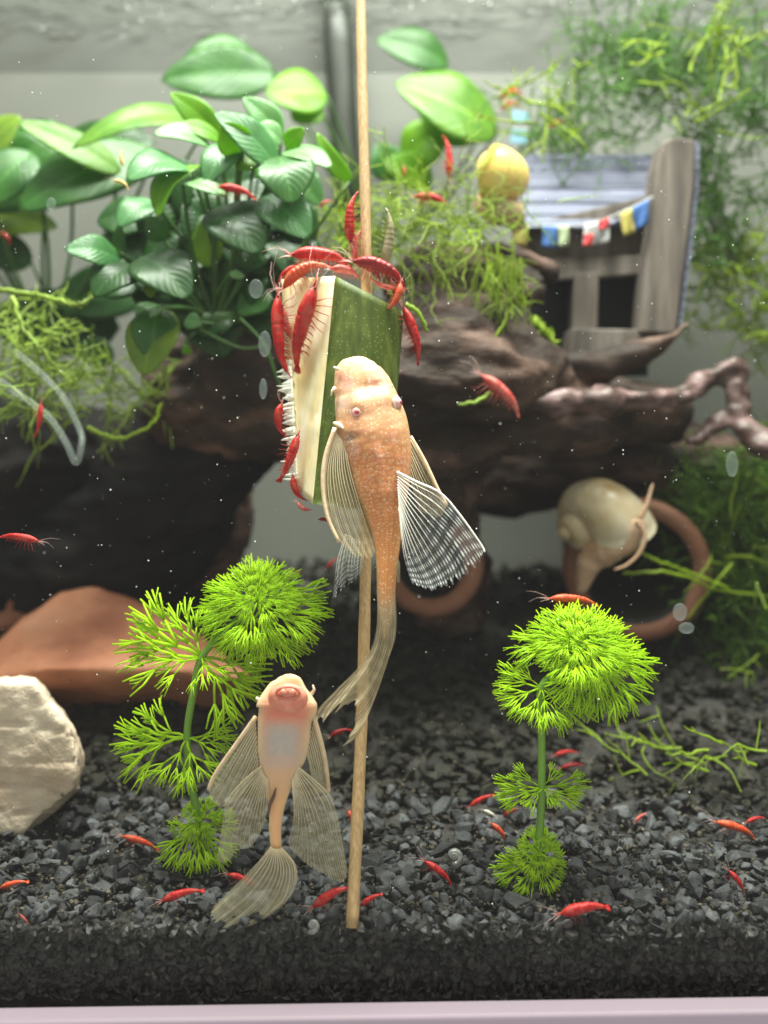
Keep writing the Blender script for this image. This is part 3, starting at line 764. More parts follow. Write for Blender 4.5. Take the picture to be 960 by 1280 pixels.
def fishskin(name, scale, line, lw_, dots, sss=.25):
    """vertex colour + net of scale outlines + pale dots"""
    m, nt, N, L, B = newmat(name)
    at = N.new('ShaderNodeAttribute'); at.attribute_name = 'Col'
    al = at.outputs['Alpha']
    tc = N.new('ShaderNodeTexCoord'); a2 = N.new('ShaderNodeAttribute'); a2.attribute_name = 'bc'
    vo = N.new('ShaderNodeTexVoronoi'); vo.voronoi_dimensions = '2D'; vo.feature = 'DISTANCE_TO_EDGE'; vo.inputs['Scale'].default_value = 1; vo.inputs['Randomness'].default_value = .55
    L.new(a2.outputs['Vector'], vo.inputs['Vector'])
    r_ = ramp(N, L, vo.outputs['Distance'], [(.0, (1, 1, 1)), (lw_, (0, 0, 0))])
    fac = N.new('ShaderNodeMath'); fac.operation = 'MULTIPLY'; L.new(al, fac.inputs[1]); L.new(r_.outputs[0], fac.inputs[0])
    mx = N.new('ShaderNodeMix'); mx.data_type = 'RGBA'; mx.blend_type = 'MULTIPLY'; L.new(fac.outputs[0], mx.inputs[0]); L.new(at.outputs['Color'], mx.inputs[6]); mx.inputs[7].default_value = (*line, 1)
    v2 = N.new('ShaderNodeTexVoronoi'); v2.inputs['Scale'].default_value = scale * 1.5; L.new(tc.outputs['Object'], v2.inputs['Vector'])
    r2 = ramp(N, L, v2.outputs['Distance'], [(.18, (1, 1, 1)), (.36, (0, 0, 0))])
    f2 = N.new('ShaderNodeMath'); f2.operation = 'MULTIPLY'; f2.inputs[1].default_value = dots; L.new(r2.outputs[0], f2.inputs[0])
    m3 = N.new('ShaderNodeMix'); m3.data_type = 'RGBA'; L.new(f2.outputs[0], m3.inputs[0]); L.new(mx.outputs[2], m3.inputs[6]); m3.inputs[7].default_value = (.80, .62, .44, 1)
    L.new(m3.outputs[2], B.inputs['Base Color']); B.inputs['Roughness'].default_value = .5; B.inputs['Specular IOR Level'].default_value = .3
    B.inputs['Subsurface Weight'].default_value = sss; B.inputs['Subsurface Scale'].default_value = .0025; B.inputs['Subsurface Radius'].default_value = (1, .4, .25)
    bp = N.new('ShaderNodeBump'); bp.inputs['Strength'].default_value = .12; bp.inputs['Distance'].default_value = .0004
    L.new(vo.outputs['Distance'], bp.inputs['Height']); L.new(bp.outputs[0], B.inputs['Normal'])
    return m
def mixc(a, b, t): return tuple(lerp(x, y, t) for x, y in zip(a, b))

# the upper fish, back towards the glass, sucking on the courgette
m_fish = fishskin('albino_scales', 640, (.74, .44, .30), .24, .6)
def fd(y): return dsk(y) - .0155 + .006 * sstep(700, 930, y)
fA = empty('pleco', P(466, 538, fd(538)), 'golden albino bristlenose pleco seen from above clinging to the courgette', 'fish')
st = [(445, 445.3, 3), (445.2, 448, 13.5), (445.4, 454, 22.5), (446.5, 464, 29), (450.5, 478, 34.5), (454, 488, 37), (457, 499, 39.5), (461, 515, 42.5), (464, 528, 44.5), (466.5, 540, 45), (470.5, 555, 43.5), (475, 577, 40), (478, 610, 33.7), (481, 636, 26.5), (483.3, 662, 19.8), (484, 688, 15.3), (483.4, 713, 12.8), (482.5, 741, 11.4), (482.5, 757, 10.6), (482.3, 775, 8.5), (481, 792, 5), (479.5, 802, 1.5)]
def colA(t, ca, sa, px, py):
    head = (.52, .27, .135); mid = (.66, .28, .115); rear = (.68, .30, .10)
    c = mixc(head, mid, sstep(500, 580, py)); c = mixc(c, rear, sstep(620, 720, py))
    c = mixc(c, (.64, .40, .20), .5 * sstep(.55, 1, abs(ca)))
    nz = noise.noise((px * .06, py * .06, 2)); c = mixc(c, (.80, .36, .28), max(0, nz) * .8 * (1 - sstep(560, 640, py)))
    for (bx, by, br, bk, bc_) in ((434, 482, 10, .6, (.80, .40, .36)), (474, 487, 9, .7, (.82, .40, .36)), (456, 494, 6, .5, (.72, .36, .30)), (437, 549, 7, .75, (.40, .32, .28)), (441, 562, 6, .6, (.55, .38, .34)), (428, 505, 8, .4, (.86, .70, .66))):
        c = mixc(c, bc_, bk * math.exp(-((px - bx) ** 2 + (py - by) ** 2) / br ** 2))
    c = mixc(c, (.50, .39, .24), sstep(728, 775, py)); c = mixc(c, (.56, .42, .25), .7 * (1 - sstep(447, 470, py)))
    return (*c, .06 + .54 * sstep(520, 575, py))
def tfA(t):
    return lerp(.42, .78, sstep(0, .45, t)) * 1.0 + .15 * sstep(.7, 1, t)
def bumpA(px, py, ca, sa):
    if sa <= 0: return V((0, 0, 0))
    h = .0003 * noise.fractal(V((px * .045, py * .045, 0)), 1, 2, 3) * (1 - sstep(600, 680, py))
    h += .0012 * math.exp(-((px - 447) ** 2 + (py - 505) ** 2) / 130) + .0010 * math.exp(-((px - 486) ** 2 + (py - 497) ** 2) / 110)   # brows
    h -= .0010 * math.exp(-((px - 456) ** 2 + (py - 484) ** 2) / 60) + .0010 * math.exp(-((px - 470) ** 2 + (py - 482) ** 2) / 50)        # nostrils
    h -= .0011 * math.exp(-((px - 437) ** 2 / 90 + (py - 547) ** 2 / 20))                                                                   # gill slit
    h += .0005 * math.exp(-((ca) ** 2) / .02) * sstep(530, 580, py)
    return V((0, -h, 0))
fb = loft_body(st, tfA, lambda t: lerp(.18, .45, t), fd, colA, bumpf=bumpA); o = fb.build('body', m_fish, fA, attr='Col'); addattr(o, 'bc', fb.c2)
m_eye = noisy('pink_eye', (.82, .34, .32), (.88, .52, .48), 400, rough=.15, bump=0); m_pup = noisy('red_pupil', (.42, .03, .05), (.50, .06, .07), 300, rough=.1, bump=0)
m_eyel = noisy('pale_eye_ring', (.78, .62, .56), (.84, .7, .62), 300, rough=.3, bump=0)
def eye(x, y, d, r, nrm, parent):
    c_ = P(x, y, d); e = MB().ball(c_, S(r, d), 3).build('eye', m_eye, parent)
    n_ = V(nrm).normalized(); pc = c_ + n_ * S(r, d) * .72
    MB().ball(pc, S(r * .40, d), 3).build('pupil', m_pup, e)
    a = n_.orthogonal().normalized(); b2 = n_.cross(a); cc = c_ + n_ * S(r, d) * .2
    pts = [cc + (a * math.cos(k / 20 * 6.2832) + b2 * math.sin(k / 20 * 6.2832)) * S(r * 1.05, d) for k in range(21)]
    MB().tube(pts, S(1.6, d), 7, cap=False).build('eye_ring', m_eyel, e)
eye(447.5, 516, fd(516) - .0056, 8.5, (-.15, -1, .1), fA)
eye(495, 504, fd(504) - .0040, 8, (.85, -.5, .15), fA)
m_whisk = noisy('pale_whisker', (.78, .62, .45), (.82, .7, .55), 300, rough=.4, bump=0)
for pts in ([(419, 484), (415, 489), (413.5, 495)], [(423, 462), (417, 459)], [(482, 486), (488, 483), (491, 482)]):
    pp = [P(x, y, fd(y) - .003) for x, y in pts]; MB().tube(pp, [.0006, .0004, .0002][:len(pp)], 6).build('whisker', m_whisk, fA)
MB().tube([P(418, 529, fd(529) - .001), P(424, 531, fd(530) - .004), P(429, 536, fd(536) - .0062)], [.0006, .0009, .0004], 6).build('gill_spine', m_whisk, fA)
rayA = (.82, .74, .60); memA = (.55, .50, .42)
m_fin_g = finmat('fin_gold_rays', (.76, .66, .46), (.70, .54, .32), 12, am=.30, ar=.75, bands=9, bstr=.45)
m_fin_c = finmat('fin_clear_white_rays', (.88, .88, .86), (.50, .53, .58), 15, am=.10, ar=.88, bands=11, bstr=.75)
m_fin_t = finmat('fin_banded_tail', (.74, .62, .42), (.50, .40, .25), 10, am=.62, ar=.9, bands=9, bstr=.6)
m_ray = noisy('white_fin_ray', (.82, .78, .70), (.88, .86, .80), 300, rough=.35, bump=0)
m_ray_g = noisy('golden_fin_ray', (.70, .56, .36), (.80, .68, .48), 300, rough=.35, bump=0)
m_spine = noisy('fin_spine', (.66, .46, .28), (.78, .60, .42), 500, rough=.4, bump=.3)
def dd(rays, o0, o1): return [(fd(r_[0][1]) + o0, fd(r_[-1][1]) + o1) for r_ in rays]
rays = [[(419, 535), (407, 570), (403.5, 605), (409, 645), (424, 678)], [(421, 541), (411, 580), (411, 620), (421, 662), (440, 693)], [(424, 545), (419, 585), (426, 630), (440, 672), (454, 698)], [(427, 549), (428, 590), (438, 632), (452, 672), (464, 699)], [(431, 552), (438, 590), (451, 635), (464, 672), (469, 690)]]
fin('pectoral_fin', rays, dd(rays, -.003, -.0035), m_fin_g, fA, scal=.03, scal_n=12, raygeo=12, raymat=m_ray_g, rr=(.00026, .00008))
# thick leading spine
pp = [P(x, y, fd(y) - .0036) for x, y in rays[0]]; MB().tube([cr(pp, k / 16) for k in range(17)], [lerp(.0008, .0005, k / 16) for k in range(17)], 8).build('fin_spine', m_spine, fA)
rays = [[(432, 668), (422, 700), (417, 738), (415, 754)], [(438, 670), (432, 705), (429, 738)], [(446, 675), (443, 705), (441, 729)], [(456, 678), (454, 700), (453, 716)]]
fin('pelvic_fin', rays, dd(rays, .001, .000), m_fin_c, fA, scal=.18, scal_n=8, raygeo=9, raymat=m_ray, rr=(.00017, .00006))
rays = [[(513, 546), (531, 577), (547, 611), (559, 632)], [(512, 560), (527, 592), (545, 628), (551, 646)], [(512, 575), (522, 602), (534, 632), (538, 643)], [(511, 590), (516, 610), (522, 632), (525, 640)]]
fin('pectoral_fin', rays, dd(rays, -.001, .001), m_fin_g, fA, scal=.03, scal_n=8, raygeo=9, raymat=m_ray_g)
pp = [P(x, y, fd(y) - .0005) for x, y in rays[0]]; MB().tube([cr(pp, k / 12) for k in range(13)], [lerp(.0007, .0005, k / 12) for k in range(13)], 8).build('fin_spine', m_spine, fA)
rays = [[(496, 590), (520, 602), (550, 616), (573, 641), (601, 680), (606, 690)], [(497, 599), (520, 620), (550, 645), (578, 676), (598, 708)], [(497, 609), (515, 635), (540, 668), (562, 700), (574, 729)], [(498, 619), (510, 650), (528, 685), (545, 715), (553, 734)], [(499, 628), (506, 662), (517, 695), (530, 722), (537, 739)], [(499, 637), (502, 670), (506, 700), (512, 720), (517, 731)]]
fin('dorsal_fin', rays, dd(rays, -.0062, -.010), m_fin_c, fA, nu=84, scal=.07, scal_n=13, ripple=.0004, raygeo=15, raymat=m_ray, rr=(.00026, .000015))
pp = [P(x, y, fd(y) - lerp(.0064, .0102, k / 5)) for k, (x, y) in enumerate(rays[0])]; MB().tube([cr(pp, k / 16) for k in range(17)], [lerp(.0004, .0002, k / 16) for k in range(17)], 8).build('fin_spine', m_ray, fA)
rays = [[(497, 697), (500, 706), (500, 727)], [(496, 702), (498, 716), (499, 728)], [(495, 712), (496, 722), (496.5, 728)]]
fin('adipose_fin', rays, dd(rays, -.002, -.002), m_fin_t, fA, nu=10, nv=8, scal=.02, scal_n=3)
rays = [[(471.5, 736), (470, 790), (455, 826), (420, 863), (393, 893), (396, 908)], [(475, 735), (474, 795), (460, 830), (432, 868), (408, 900)], [(480, 733), (479, 795), (467, 835), (448, 862), (432, 882)], [(485, 733), (485, 798), (474, 838), (457, 870), (444, 884)], [(489, 735), (489, 800), (479, 842), (462, 884), (440, 912)], [(494, 736), (495, 790), (485, 825), (466, 878), (450, 916), (428, 933)]]
fin('tail_fin', rays, dd(rays, -.0015, -.003), m_fin_t, fA, nu=70, nv=26, scal=.10, scal_n=7, ripple=.0010, rip_n=3)

# the lower fish, belly against the glass
m_fish2 = fishskin('albino_belly', 900, (.85, .62, .5), .05, .12, sss=.4)
def fe(y): return .2572 + .001 * sstep(900, 1060, y)
fB = empty('pleco', P(358, 886, .257), 'pale albino pleco showing its pink sucker mouth and belly against the glass', 'fish')
st = [(360, 842.5, 3), (360.3, 846, 12), (360.5, 852, 18.5), (359.5, 861, 26), (359, 868, 31), (358.7, 876, 36), (358.6, 882, 38), (358.3, 888, 37), (357, 894, 34), (355.7, 904, 33.5), (354.5, 925, 32.5), (352.5, 943, 30.5), (350.3, 957, 26), (348.8, 973, 20), (347, 994, 13.5), (345.2, 1016, 9), (344, 1037, 7.7), (345.5, 1062, 6.8)]
def colB(t, ca, sa, px, py):
    c = mixc((.72, .47, .26), (.78, .36, .22), sstep(846, 868, py))
    c = mixc(c, (.76, .47, .29), sstep(895, 960, py)); c = mixc(c, (.88, .50, .26), sstep(970, 1010, py))
    c = mixc(c, (.90, .72, .46), .6 * sstep(.6, 1, abs(ca)))
    if sa > 0:
        g = math.exp(-(((px - 353) / 24) ** 4 + ((py - 926) / 24) ** 4)); nz = .5 + .5 * noise.noise((px * .15, py * .15, 1))
        c = mixc(c, mixc((.42, .42, .44), (.58, .50, .46), nz), .88 * g)
        r_ = math.exp(-(((px - 357) / 26) ** 4 + ((py - 890) / 11) ** 2)); c = mixc(c, (.74, .20, .15), .9 * r_)
        r_ = math.exp(-(((px - 350) / 26) ** 4 + ((py - 954) / 8) ** 2)); c = mixc(c, (.62, .46, .44), .6 * r_)
    return (*c, .12 * sstep(940, 990, py))
fb = loft_body(st, lambda t: lerp(.50, .62, sstep(.1, .5, t)) + .2 * sstep(.75, 1, t), lambda t: .75, fe, colB); o = fb.build('body', m_fish2, fB, attr='Col'); addattr(o, 'bc', fb.c2)
m_lip = noisy('pink_lips', (.78, .22, .15), (.82, .34, .24), 500, rough=.35, bump=.3, bscale=1800, sss=.4)
m_mouth = noisy('mouth_red', (.60, .14, .10), (.72, .25, .18), 400, rough=.4, bump=.2)
def disc(cx, cyy, rx, ry, d, bulge, name, mat, parent):
    vs = []; fs = []; nr2, na = 10, 40
    for i in range(nr2 + 1):
        r_ = i / nr2
        prof = math.sin(math.pi * min(1, r_ ** 1.5)) * .0 + (1 - r_ ** 3)
        for k in range(na):
            a = 6.2832 * k / na; vs.append(P(cx + rx * r_ * math.cos(a), cyy + ry * r_ * math.sin(a) * (1.06 if math.sin(a) > 0 else .94), d - bulge * prof + .0003 * noise.noise((r_ * 8, math.cos(a) * 3, math.sin(a) * 3))))
    for i in range(nr2):
        for k in range(na): k2 = (k + 1) % na; fs.append((i * na + k, i * na + k2, (i + 1) * na + k2, (i + 1) * na + k))
    return MB().add(vs, fs).build(name, mat, parent)
lip = disc(360, 873, 25, 20, fe(873) - .0040, .0024, 'sucker_lip', m_lip, fB)
pp = [P(360 + 14.5 * math.cos(a), 866 + 7.5 * math.sin(a), fe(866) - .0064) for a in [k / 28 * 6.2832 for k in range(29)]]
MB().tube(pp, .0004, 8, cap=False).build('mouth_rim', m_mouth, lip)
for s in (-1, 1):
    MB().tube([P(360 + s * 2.5, 867, fe(866) - .0066), P(360 + s * 6, 864.5, fe(866) - .0068), P(360 + s * 10, 866, fe(866) - .0066)], [.0007, .0010, .0006], 8).build('tooth_plate', m_lip, lip)
for pts in ([(389, 868), (393, 862), (391, 856)], [(325, 876), (320, 872)]):
    pp = [P(x, y, fe(y)) for x, y in pts]; MB().tube(pp, [.0006, .0004, .0002][:len(pp)], 6).build('whisker', m_whisk, fB)
m_fin_b = finmat('fin_gauzy', (.74, .68, .50), (.84, .76, .54), 13, am=.30, ar=.62, bands=12, bstr=.35)
m_fin_bt = finmat('fin_gauzy_tail', (.80, .72, .50), (.84, .76, .54), 14, am=.32, ar=.70, bands=10, bstr=.45)
rays = [[(320, 896), (297, 928), (270, 966), (260.5, 987)], [(320, 905), (300, 940), (278, 978), (264, 1001)], [(321, 920), (306, 950), (288, 985), (277, 1009)], [(322, 938), (313, 960), (300, 985), (292, 1002)], [(323, 955), (319, 965), (311, 980), (306, 990)]]
def de(rays, o0, o1): return [(fe(r_[0][1]) + o0, fe(r_[-1][1]) + o1) for r_ in rays]
fin('pectoral_fin', rays, de(rays, .0005, .001), m_fin_b, fB, scal=.02, scal_n=10, raygeo=12, raymat=m_ray_g, rr=(.00017, .00006))
pp = [P(x, y, fe(y) - .000) for x, y in rays[0]]; MB().tube([cr(pp, k / 12) for k in range(13)], [lerp(.0007, .0005, k / 12) for k in range(13)], 8).build('fin_spine', m_spine, fB)
rays = [[(392, 895), (404, 938), (409, 968), (411, 991)], [(390, 908), (400, 945), (404, 972), (405, 992)], [(387, 925), (394, 955), (398, 975), (398, 990)], [(384, 942), (388, 960), (390, 975), (391, 984)]]
fin('pectoral_fin', rays, de(rays, .0015, .004), m_fin_b, fB, scal=.02, scal_n=8, raygeo=9, raymat=m_ray_g, rr=(.00017, .00006))
pp = [P(x, y, fe(y) + lerp(.001, .0035, k / 3)) for k, (x, y) in enumerate(rays[0])]; MB().tube([cr(pp, k / 12) for k in range(13)], [lerp(.0007, .0005, k / 12) for k in range(13)], 8).build('fin_spine', m_spine, fB)
rays = [[(327, 957), (303, 977), (284, 1000), (279, 1022), (275, 1049), (271, 1077)], [(328, 962), (308, 988), (292, 1015), (286, 1045), (283, 1079)], [(329, 966), (314, 995), (303, 1025), (297, 1045), (297, 1063)], [(331, 969), (321, 1000), (314, 1025), (310, 1045), (312, 1060)], [(333, 971), (329, 995), (327, 1015), (325, 1030), (326, 1041)], [(335, 973), (335, 990), (335, 1005), (334, 1014), (333, 1018)]]
fin('pelvic_fin', rays, de(rays, -.002, -.003), m_fin_b, fB, nu=60, scal=.02, scal_n=12, raygeo=13, raymat=m_ray_g, rr=(.00017, .00006))
rays = [[(371, 957), (393, 975), (412, 994), (422, 1021), (429, 1058), (435, 1092)], [(370, 961), (389, 985), (404, 1015), (414, 1055), (428, 1104)], [(369, 965), (383, 995), (394, 1030), (402, 1065), (410, 1097)], [(368, 968), (377, 1000), (383, 1035), (386, 1060), (387, 1083)], [(366, 972), (371, 1000), (372, 1030), (369, 1050), (365, 1064)], [(365, 976), (367, 1000), (367, 1020), (363, 1040), (360, 1052)]]
fin('pelvic_fin', rays, de(rays, -.002, -.003), m_fin_b, fB, nu=60, scal=.02, scal_n=12, raygeo=13, raymat=m_ray_g, rr=(.00017, .00006))
rays = [[(339, 1058), (322, 1079), (295, 1106), (264, 1137)], [(341, 1060), (329, 1085), (303, 1117), (264, 1149)], [(344, 1061), (340, 1092), (316, 1127), (276, 1159)], [(347, 1061), (352, 1095), (330, 1138), (288, 1166)], [(350, 1061), (363, 1088), (352, 1128), (300, 1163)], [(352, 1059), (370, 1084), (366, 1116), (340, 1142), (312, 1158)]]
fin('tail_fin', rays, de(rays, -.002, -.0066), m_fin_bt, fB, nu=70, nv=24, scal=.05, scal_n=14, raygeo=14, raymat=m_ray_g, rr=(.0002, .00008))
MB().tube([P(345, 985, fe(985) - .004), P(342, 995, fe(995) - .0035), P(337, 1006, fe(1006) - .003), P(336, 1018, fe(1018) - .0026)], [.0002, .0005, .0005, .0002], 6).build('vent_groove', noisy('dark_groove', (.10, .05, .04), (.14, .08, .06), 200, bump=0), fB)

# ------------------------------------------------------------------ shrimps
def shmat(name, c1, c2, alpha=1.0, c3=None, rough=.3):
    m = noisy(name, c1, c2, 7, rough=rough, bump=.4, bscale=45, c3=c3, sss=.1)
    m.node_tree.nodes['Principled BSDF'].inputs['Specular IOR Level'].default_value = .35
    N = m.node_tree.nodes; nz = next(k for k in N if k.type == 'TEX_NOISE'); mr = N.new('ShaderNodeMapRange')
    mr.inputs[1].default_value = .52; mr.inputs[2].default_value = .72; mr.inputs[3].default_value = alpha; mr.inputs[4].default_value = alpha * .6
    m.node_tree.links.new(nz.outputs[0], mr.inputs[0]); m.node_tree.links.new(mr.outputs[0], N['Principled BSDF'].inputs['Alpha'])
    return m
SM = {'red': shmat('shrimp_red', (.26, .003, .004), (.47, .007, .007), .95, (.66, .12, .09)), 'orange': shmat('shrimp_orange', (.54, .025, .006), (.62, .075, .02), c3=(.70, .20, .10)),
      'pink': shmat('shrimp_pink', (.50, .03, .03), (.62, .12, .10), .85, (.70, .30, .25)), 'dark': shmat('shrimp_dark_red', (.13, .003, .004), (.36, .006, .007)),
      'clear': shmat('shrimp_clear', (.14, .13, .08), (.34, .30, .16), .75, (.5, .45, .35)), 'yellow': shmat('shrimp_yellow', (.62, .38, .05), (.78, .55, .16), c3=(.84, .70, .45)),
      'white': shmat('shrimp_white', (.7, .66, .55), (.8, .76, .7))}
m_feel = clear('shrimp_feeler', (.85, .55, .5), .75, .4)
m_eyeb = noisy('shrimp_eye', (.01, .008, .008), (.02, .015, .015), 100, rough=.15, bump=0)
CACHE = {}
def shr_mesh(kind, bend, colr):
    """meshes for one shrimp of unit length, head at +x"""
    key = (kind, bend, colr)
    if key in CACHE: return CACHE[key]
    def spine(t):   # t 0 head .. 1 tail
        x = .5 - t
        return V((x, 0, bend * .22 * (1 - (2 * t - 1) ** 2) - bend * .12 - (.06 * max(0, t - .75) / .25 if bend > 0 else 0)))
    prof = [(0, .004), (.04, .022), (.10, .050), (.17, .074), (.26, .088), (.36, .092), (.42, .086), (.5, .083), (.6, .076), (.7, .063), (.8, .048), (.88, .036), (.94, .03)]
    ts = [k / 60 * .94 for k in range(61)]; pts = [spine(t) for t in ts]; rad = []
    for t in ts:
        for (a, ra), (b_, rb) in zip(prof, prof[1:]):
            if a <= t <= b_ + 1e-9: r_ = lerp(ra, rb, (t - a) / (b_ - a)); break
        if t > .42: r_ *= 1.05 - .11 * (((t - .42) * 11.5) % 1)
        elif t > .38: r_ *= .94
        rad.append(r_)
    mb = MB().tube(pts, rad, 12, flat=1.08, ref=(0, 0, 1))
    mb.tube([spine(.06) + V((0, 0, .02)), V((.5, 0, .015)) + V((0, 0, spine(0).z)), V((.60, 0, .03 + spine(0).z))], [.016, .012, .002], 6)   # rostrum
    out = {'body': mb.mesh('shrimp_body')}
    tf = MB(); e = spine(.92)
    for a in (-.5, -.25, 0, .25, .5):
        dr = (spine(1) - spine(.9)).normalized(); side = V((0, 1, 0)); tip = e + (dr * math.cos(a) + side * math.sin(a)) * .13
        tf.tube([e, lerp(e, tip, .6), tip], [.016, .026, .010], 6, flat=.3, ref=(0, 0, 1))
    out['tail_fan'] = tf.mesh('shrimp_tail_fan')
    legs = []
    if kind == 'near':
        for s in (-1, 1):
            for k in range(5):
                t = .20 + k * .05; b_ = spine(t) + V((0, s * .05, -.05)); kx = .06 - k * .035
                legs.append(MB().tube([b_, b_ + V((kx, s * .09, -.05)), b_ + V((kx * 1.6, s * .12, -.16)), b_ + V((kx * 2.2 + .03, s * .11, -.22))], [.007, .005, .0035, .002], 5).mesh('shrimp_leg'))
            for k in range(5):
                t = .47 + k * .075; b_ = spine(t) + V((0, s * .035, -.055))
                legs.append(MB().tube([b_, b_ + V((-.015, s * .02, -.06)), b_ + V((-.045, s * .025, -.10))], [.014, .016, .004], 5, flat=.5).mesh('shrimp_swimmeret'))
    else:
        for s in (-1, 1):
            for k in range(3):
                t = .22 + k * .08; b_ = spine(t) + V((0, s * .05, -.05)); kx = .05 - k * .04
                legs.append(MB().tube([b_, b_ + V((kx, s * .07, -.08)), b_ + V((kx * 1.8, s * .09, -.17))], [.009, .007, .003], 4).mesh('shrimp_leg'))
    out['leg'] = legs
    an = []
    h = spine(.03)
    for s in (-1, 1):
        an.append(MB().tube([h + V((0, s * .02, 0)), h + V((.12, s * .05, .06)), h + V((.28, s * .13, .08)), h + V((.46, s * .24, .02))], [.004, .003, .0025, .0015], 4).mesh('shrimp_antenna'))
        an.append(MB().tube([h + V((0, s * .015, -.01)), h + V((.10, s * .04, -.02)), h + V((.2, s * .09, -.05))], [.006, .005, .002], 4).mesh('shrimp_antenna'))
    out['antenna'] = an
    out['eye'] = [MB().ball(h + V((-.03, s * .035, .018)), .017, 2).mesh('shrimp_eye') for s in (-1, 1)]
    for me in [out['body'], out['tail_fan'], *legs]: me.materials.append(SM[colr])
    for me in an: me.materials.append(m_feel)
    for me in out['eye']: me.materials.append(m_eyeb)
    CACHE[key] = out; return out
def shrimp(head, tail, d, label, colr='red', bend=.35, up=(0, -.3, 1), kind='far', d2=None, fat=1.0):
    a = P(*head, d); b_ = P(*tail, d if d2 is None else d2)
    X = a - b_; ln = X.length * .98; X.normalize(); U = V(up); Z = (U - X * U.dot(X)).normalized(); Y = Z.cross(X)
    o = empty('shrimp', (a + b_) / 2, label, 'shrimp', 'small shrimps in the tank')
    o.matrix_world = Matrix.Translation((a + b_) / 2) @ Matrix((X, Y, Z)).transposed().to_4x4() @ Matrix.Diagonal((ln, ln * fat * .92, ln * fat * .92, 1))
    ms_ = shr_mesh(kind, bend, colr)
    def add(nm, me): return link(nm, me, None, o)
    add('body', ms_['body']); add('tail_fan', ms_['tail_fan'])
    for me in ms_['eye']: add('eye', me)
    for me in ms_['leg']: add('leg', me)
    for me in ms_['antenna']: add('antenna', me)
    return o
near = dict(kind='near')
zf = lambda y, o=0: dsk(y) + o
shrimp((394, 352), (364, 462), zf(400, -.0085), 'deep red shrimp lying head up across the pale cut flesh', 'red', .18, (-.75, -.7, .1), d2=zf(460, -.002), fat=1.08, **near)
shrimp((346, 364), (354, 472), zf(364, .000), 'red shrimp clinging along the outer cut edge of the flesh above the seeds', 'red', .25, (-1, -.3, 0), d2=zf(470, .003), fat=.85, **near)
shrimp((350, 358), (408, 324), zf(340, -.004), 'bright orange shrimp arched over the top corner of the courgette', 'orange', .55, (-.4, -.4, 1), fat=1.35, **near)
shrimp((362, 316), (440, 325), zf(320, -.001), 'red shrimp stretched along the top of the pale flesh, whiskers fanned out', 'red', .3, (0, -.3, 1), fat=1.3, **near)
shrimp((440, 322), (512, 353), zf(335, -.008), 'dark red shrimp on the slanted top of the green skin', 'dark', .45, (.3, -.4, 1), fat=1.35, **near)
shrimp((503, 352), (486, 390), zf(372, -.009), 'short orange shrimp hanging over the far top corner of the green skin', 'orange', .5, (1, -.4, .3), fat=1.3, **near)
shrimp((504, 380), (528, 453), zf(415, -.002), 'slim red shrimp hanging off the green skin over the driftwood', 'red', .25, (1, -.5, .3), fat=.95, **near)
shrimp((437, 306), (440, 240), zf(280, -.006), 'red shrimp with tail pointing up beside the skewer', 'red', .3, (-1, -.5, 0), fat=1.1, **near)
shrimp((443, 330), (448, 285), zf(308, -.003), 'small pinkish shrimp pressed against the skewer above the courgette', 'pink', .4, (-1, -.4, 0), fat=1.2, **near)
shrimp((480, 338), (490, 262), zf(300, -.001), 'clear olive shrimp with red tail beside the skewer', 'clear', .3, (1, -.5, .2), fat=1.0, **near)
shrimp((412, 334), (452, 344), zf(338, -.007), 'translucent pink shrimp tucked between the red ones on the courgette top', 'pink', .4, (.2, -.4, 1), fat=1.4, **near)
shrimp((496, 362), (462, 350), zf(356, -.0075), 'pale pink shrimp under the dark red one on the skin edge', 'pink', .4, (.2, -.6, -1), fat=1.2, **near)
shrimp((372, 330), (345, 352), zf(342, .000), 'translucent red shrimp squeezed behind the orange one at the flesh corner', 'red', .5, (-.5, -.3, 1), fat=1.1, **near)
shrimp((351, 382), (366, 430), zf(400, .003), 'reddish shrimp half hidden between the two climbing along the flesh', 'pink', .3, (-.5, -.8, 0), fat=1.2, **near)
shrimp((455, 332), (478, 348), zf(340, -.003), 'small dark red shrimp pressed between skewer and green skin', 'dark', .5, (.2, -.3, 1), fat=1.6, **near)
shrimp((428, 322), (400, 316), zf(318, .003), 'small orange shrimp behind the row on the courgette top', 'orange', .5, (0, -.2, 1), fat=1.4, **near)
shrimp((446, 312), (436, 282), zf(300, -.004), 'slender pale red shrimp leaning on the skewer below the raised tail', 'pink', .4, (-1, -.4, 0), fat=1.1, **near)
shrimp((350, 502), (350, 546), zf(525, .001), 'small red shrimp beside the white seeds, upper one', 'red', .5, (-1, -.3, .2), fat=1.35, **near)
shrimp((374, 541), (351, 603), zf(570, -.001), 'red shrimp nibbling the lower flesh below the seeds', 'red', .25, (.6, -.7, .3), fat=1.1, **near)
shrimp((364, 594), (378, 628), zf(612, .001), 'pinkish red shrimp curled at the bottom end of the flesh', 'red', .5, (-1, -.4, -.2), fat=1.4, **near)
shrimp((370, 628), (388, 640), zf(634, .000), 'tiny pink shrimp under the bottom tip of the flesh', 'pink', .6, (-.3, -.4, -1), fat=1.4, **near)
shrimp((398, 648), (413, 653), zf(650, -.001), 'tiny red shrimp below the courgette behind the pectoral fin', 'dark', .6, (-.3, -.4, 1), fat=1.6)
shrimp((408, 710), (421, 697), .36, 'small red shrimp swimming beside the bamboo skewer under the courgette', 'red', .3, fat=1.1)
shrimp((362, 717), (378, 714), .38, 'tiny red shrimp above the feathery crown of the stem plant', 'red', .3)
shrimp((272, 232), (320, 244), .335, 'red shrimp resting on the glossy anubias leaves', 'red', .3, (.1, -.6, 1), fat=1.2, **near)
shrimp((398, 258), (416, 250), .36, 'pale orange shrimp in the moss next to the anubias', 'pink', .5, fat=1.4)
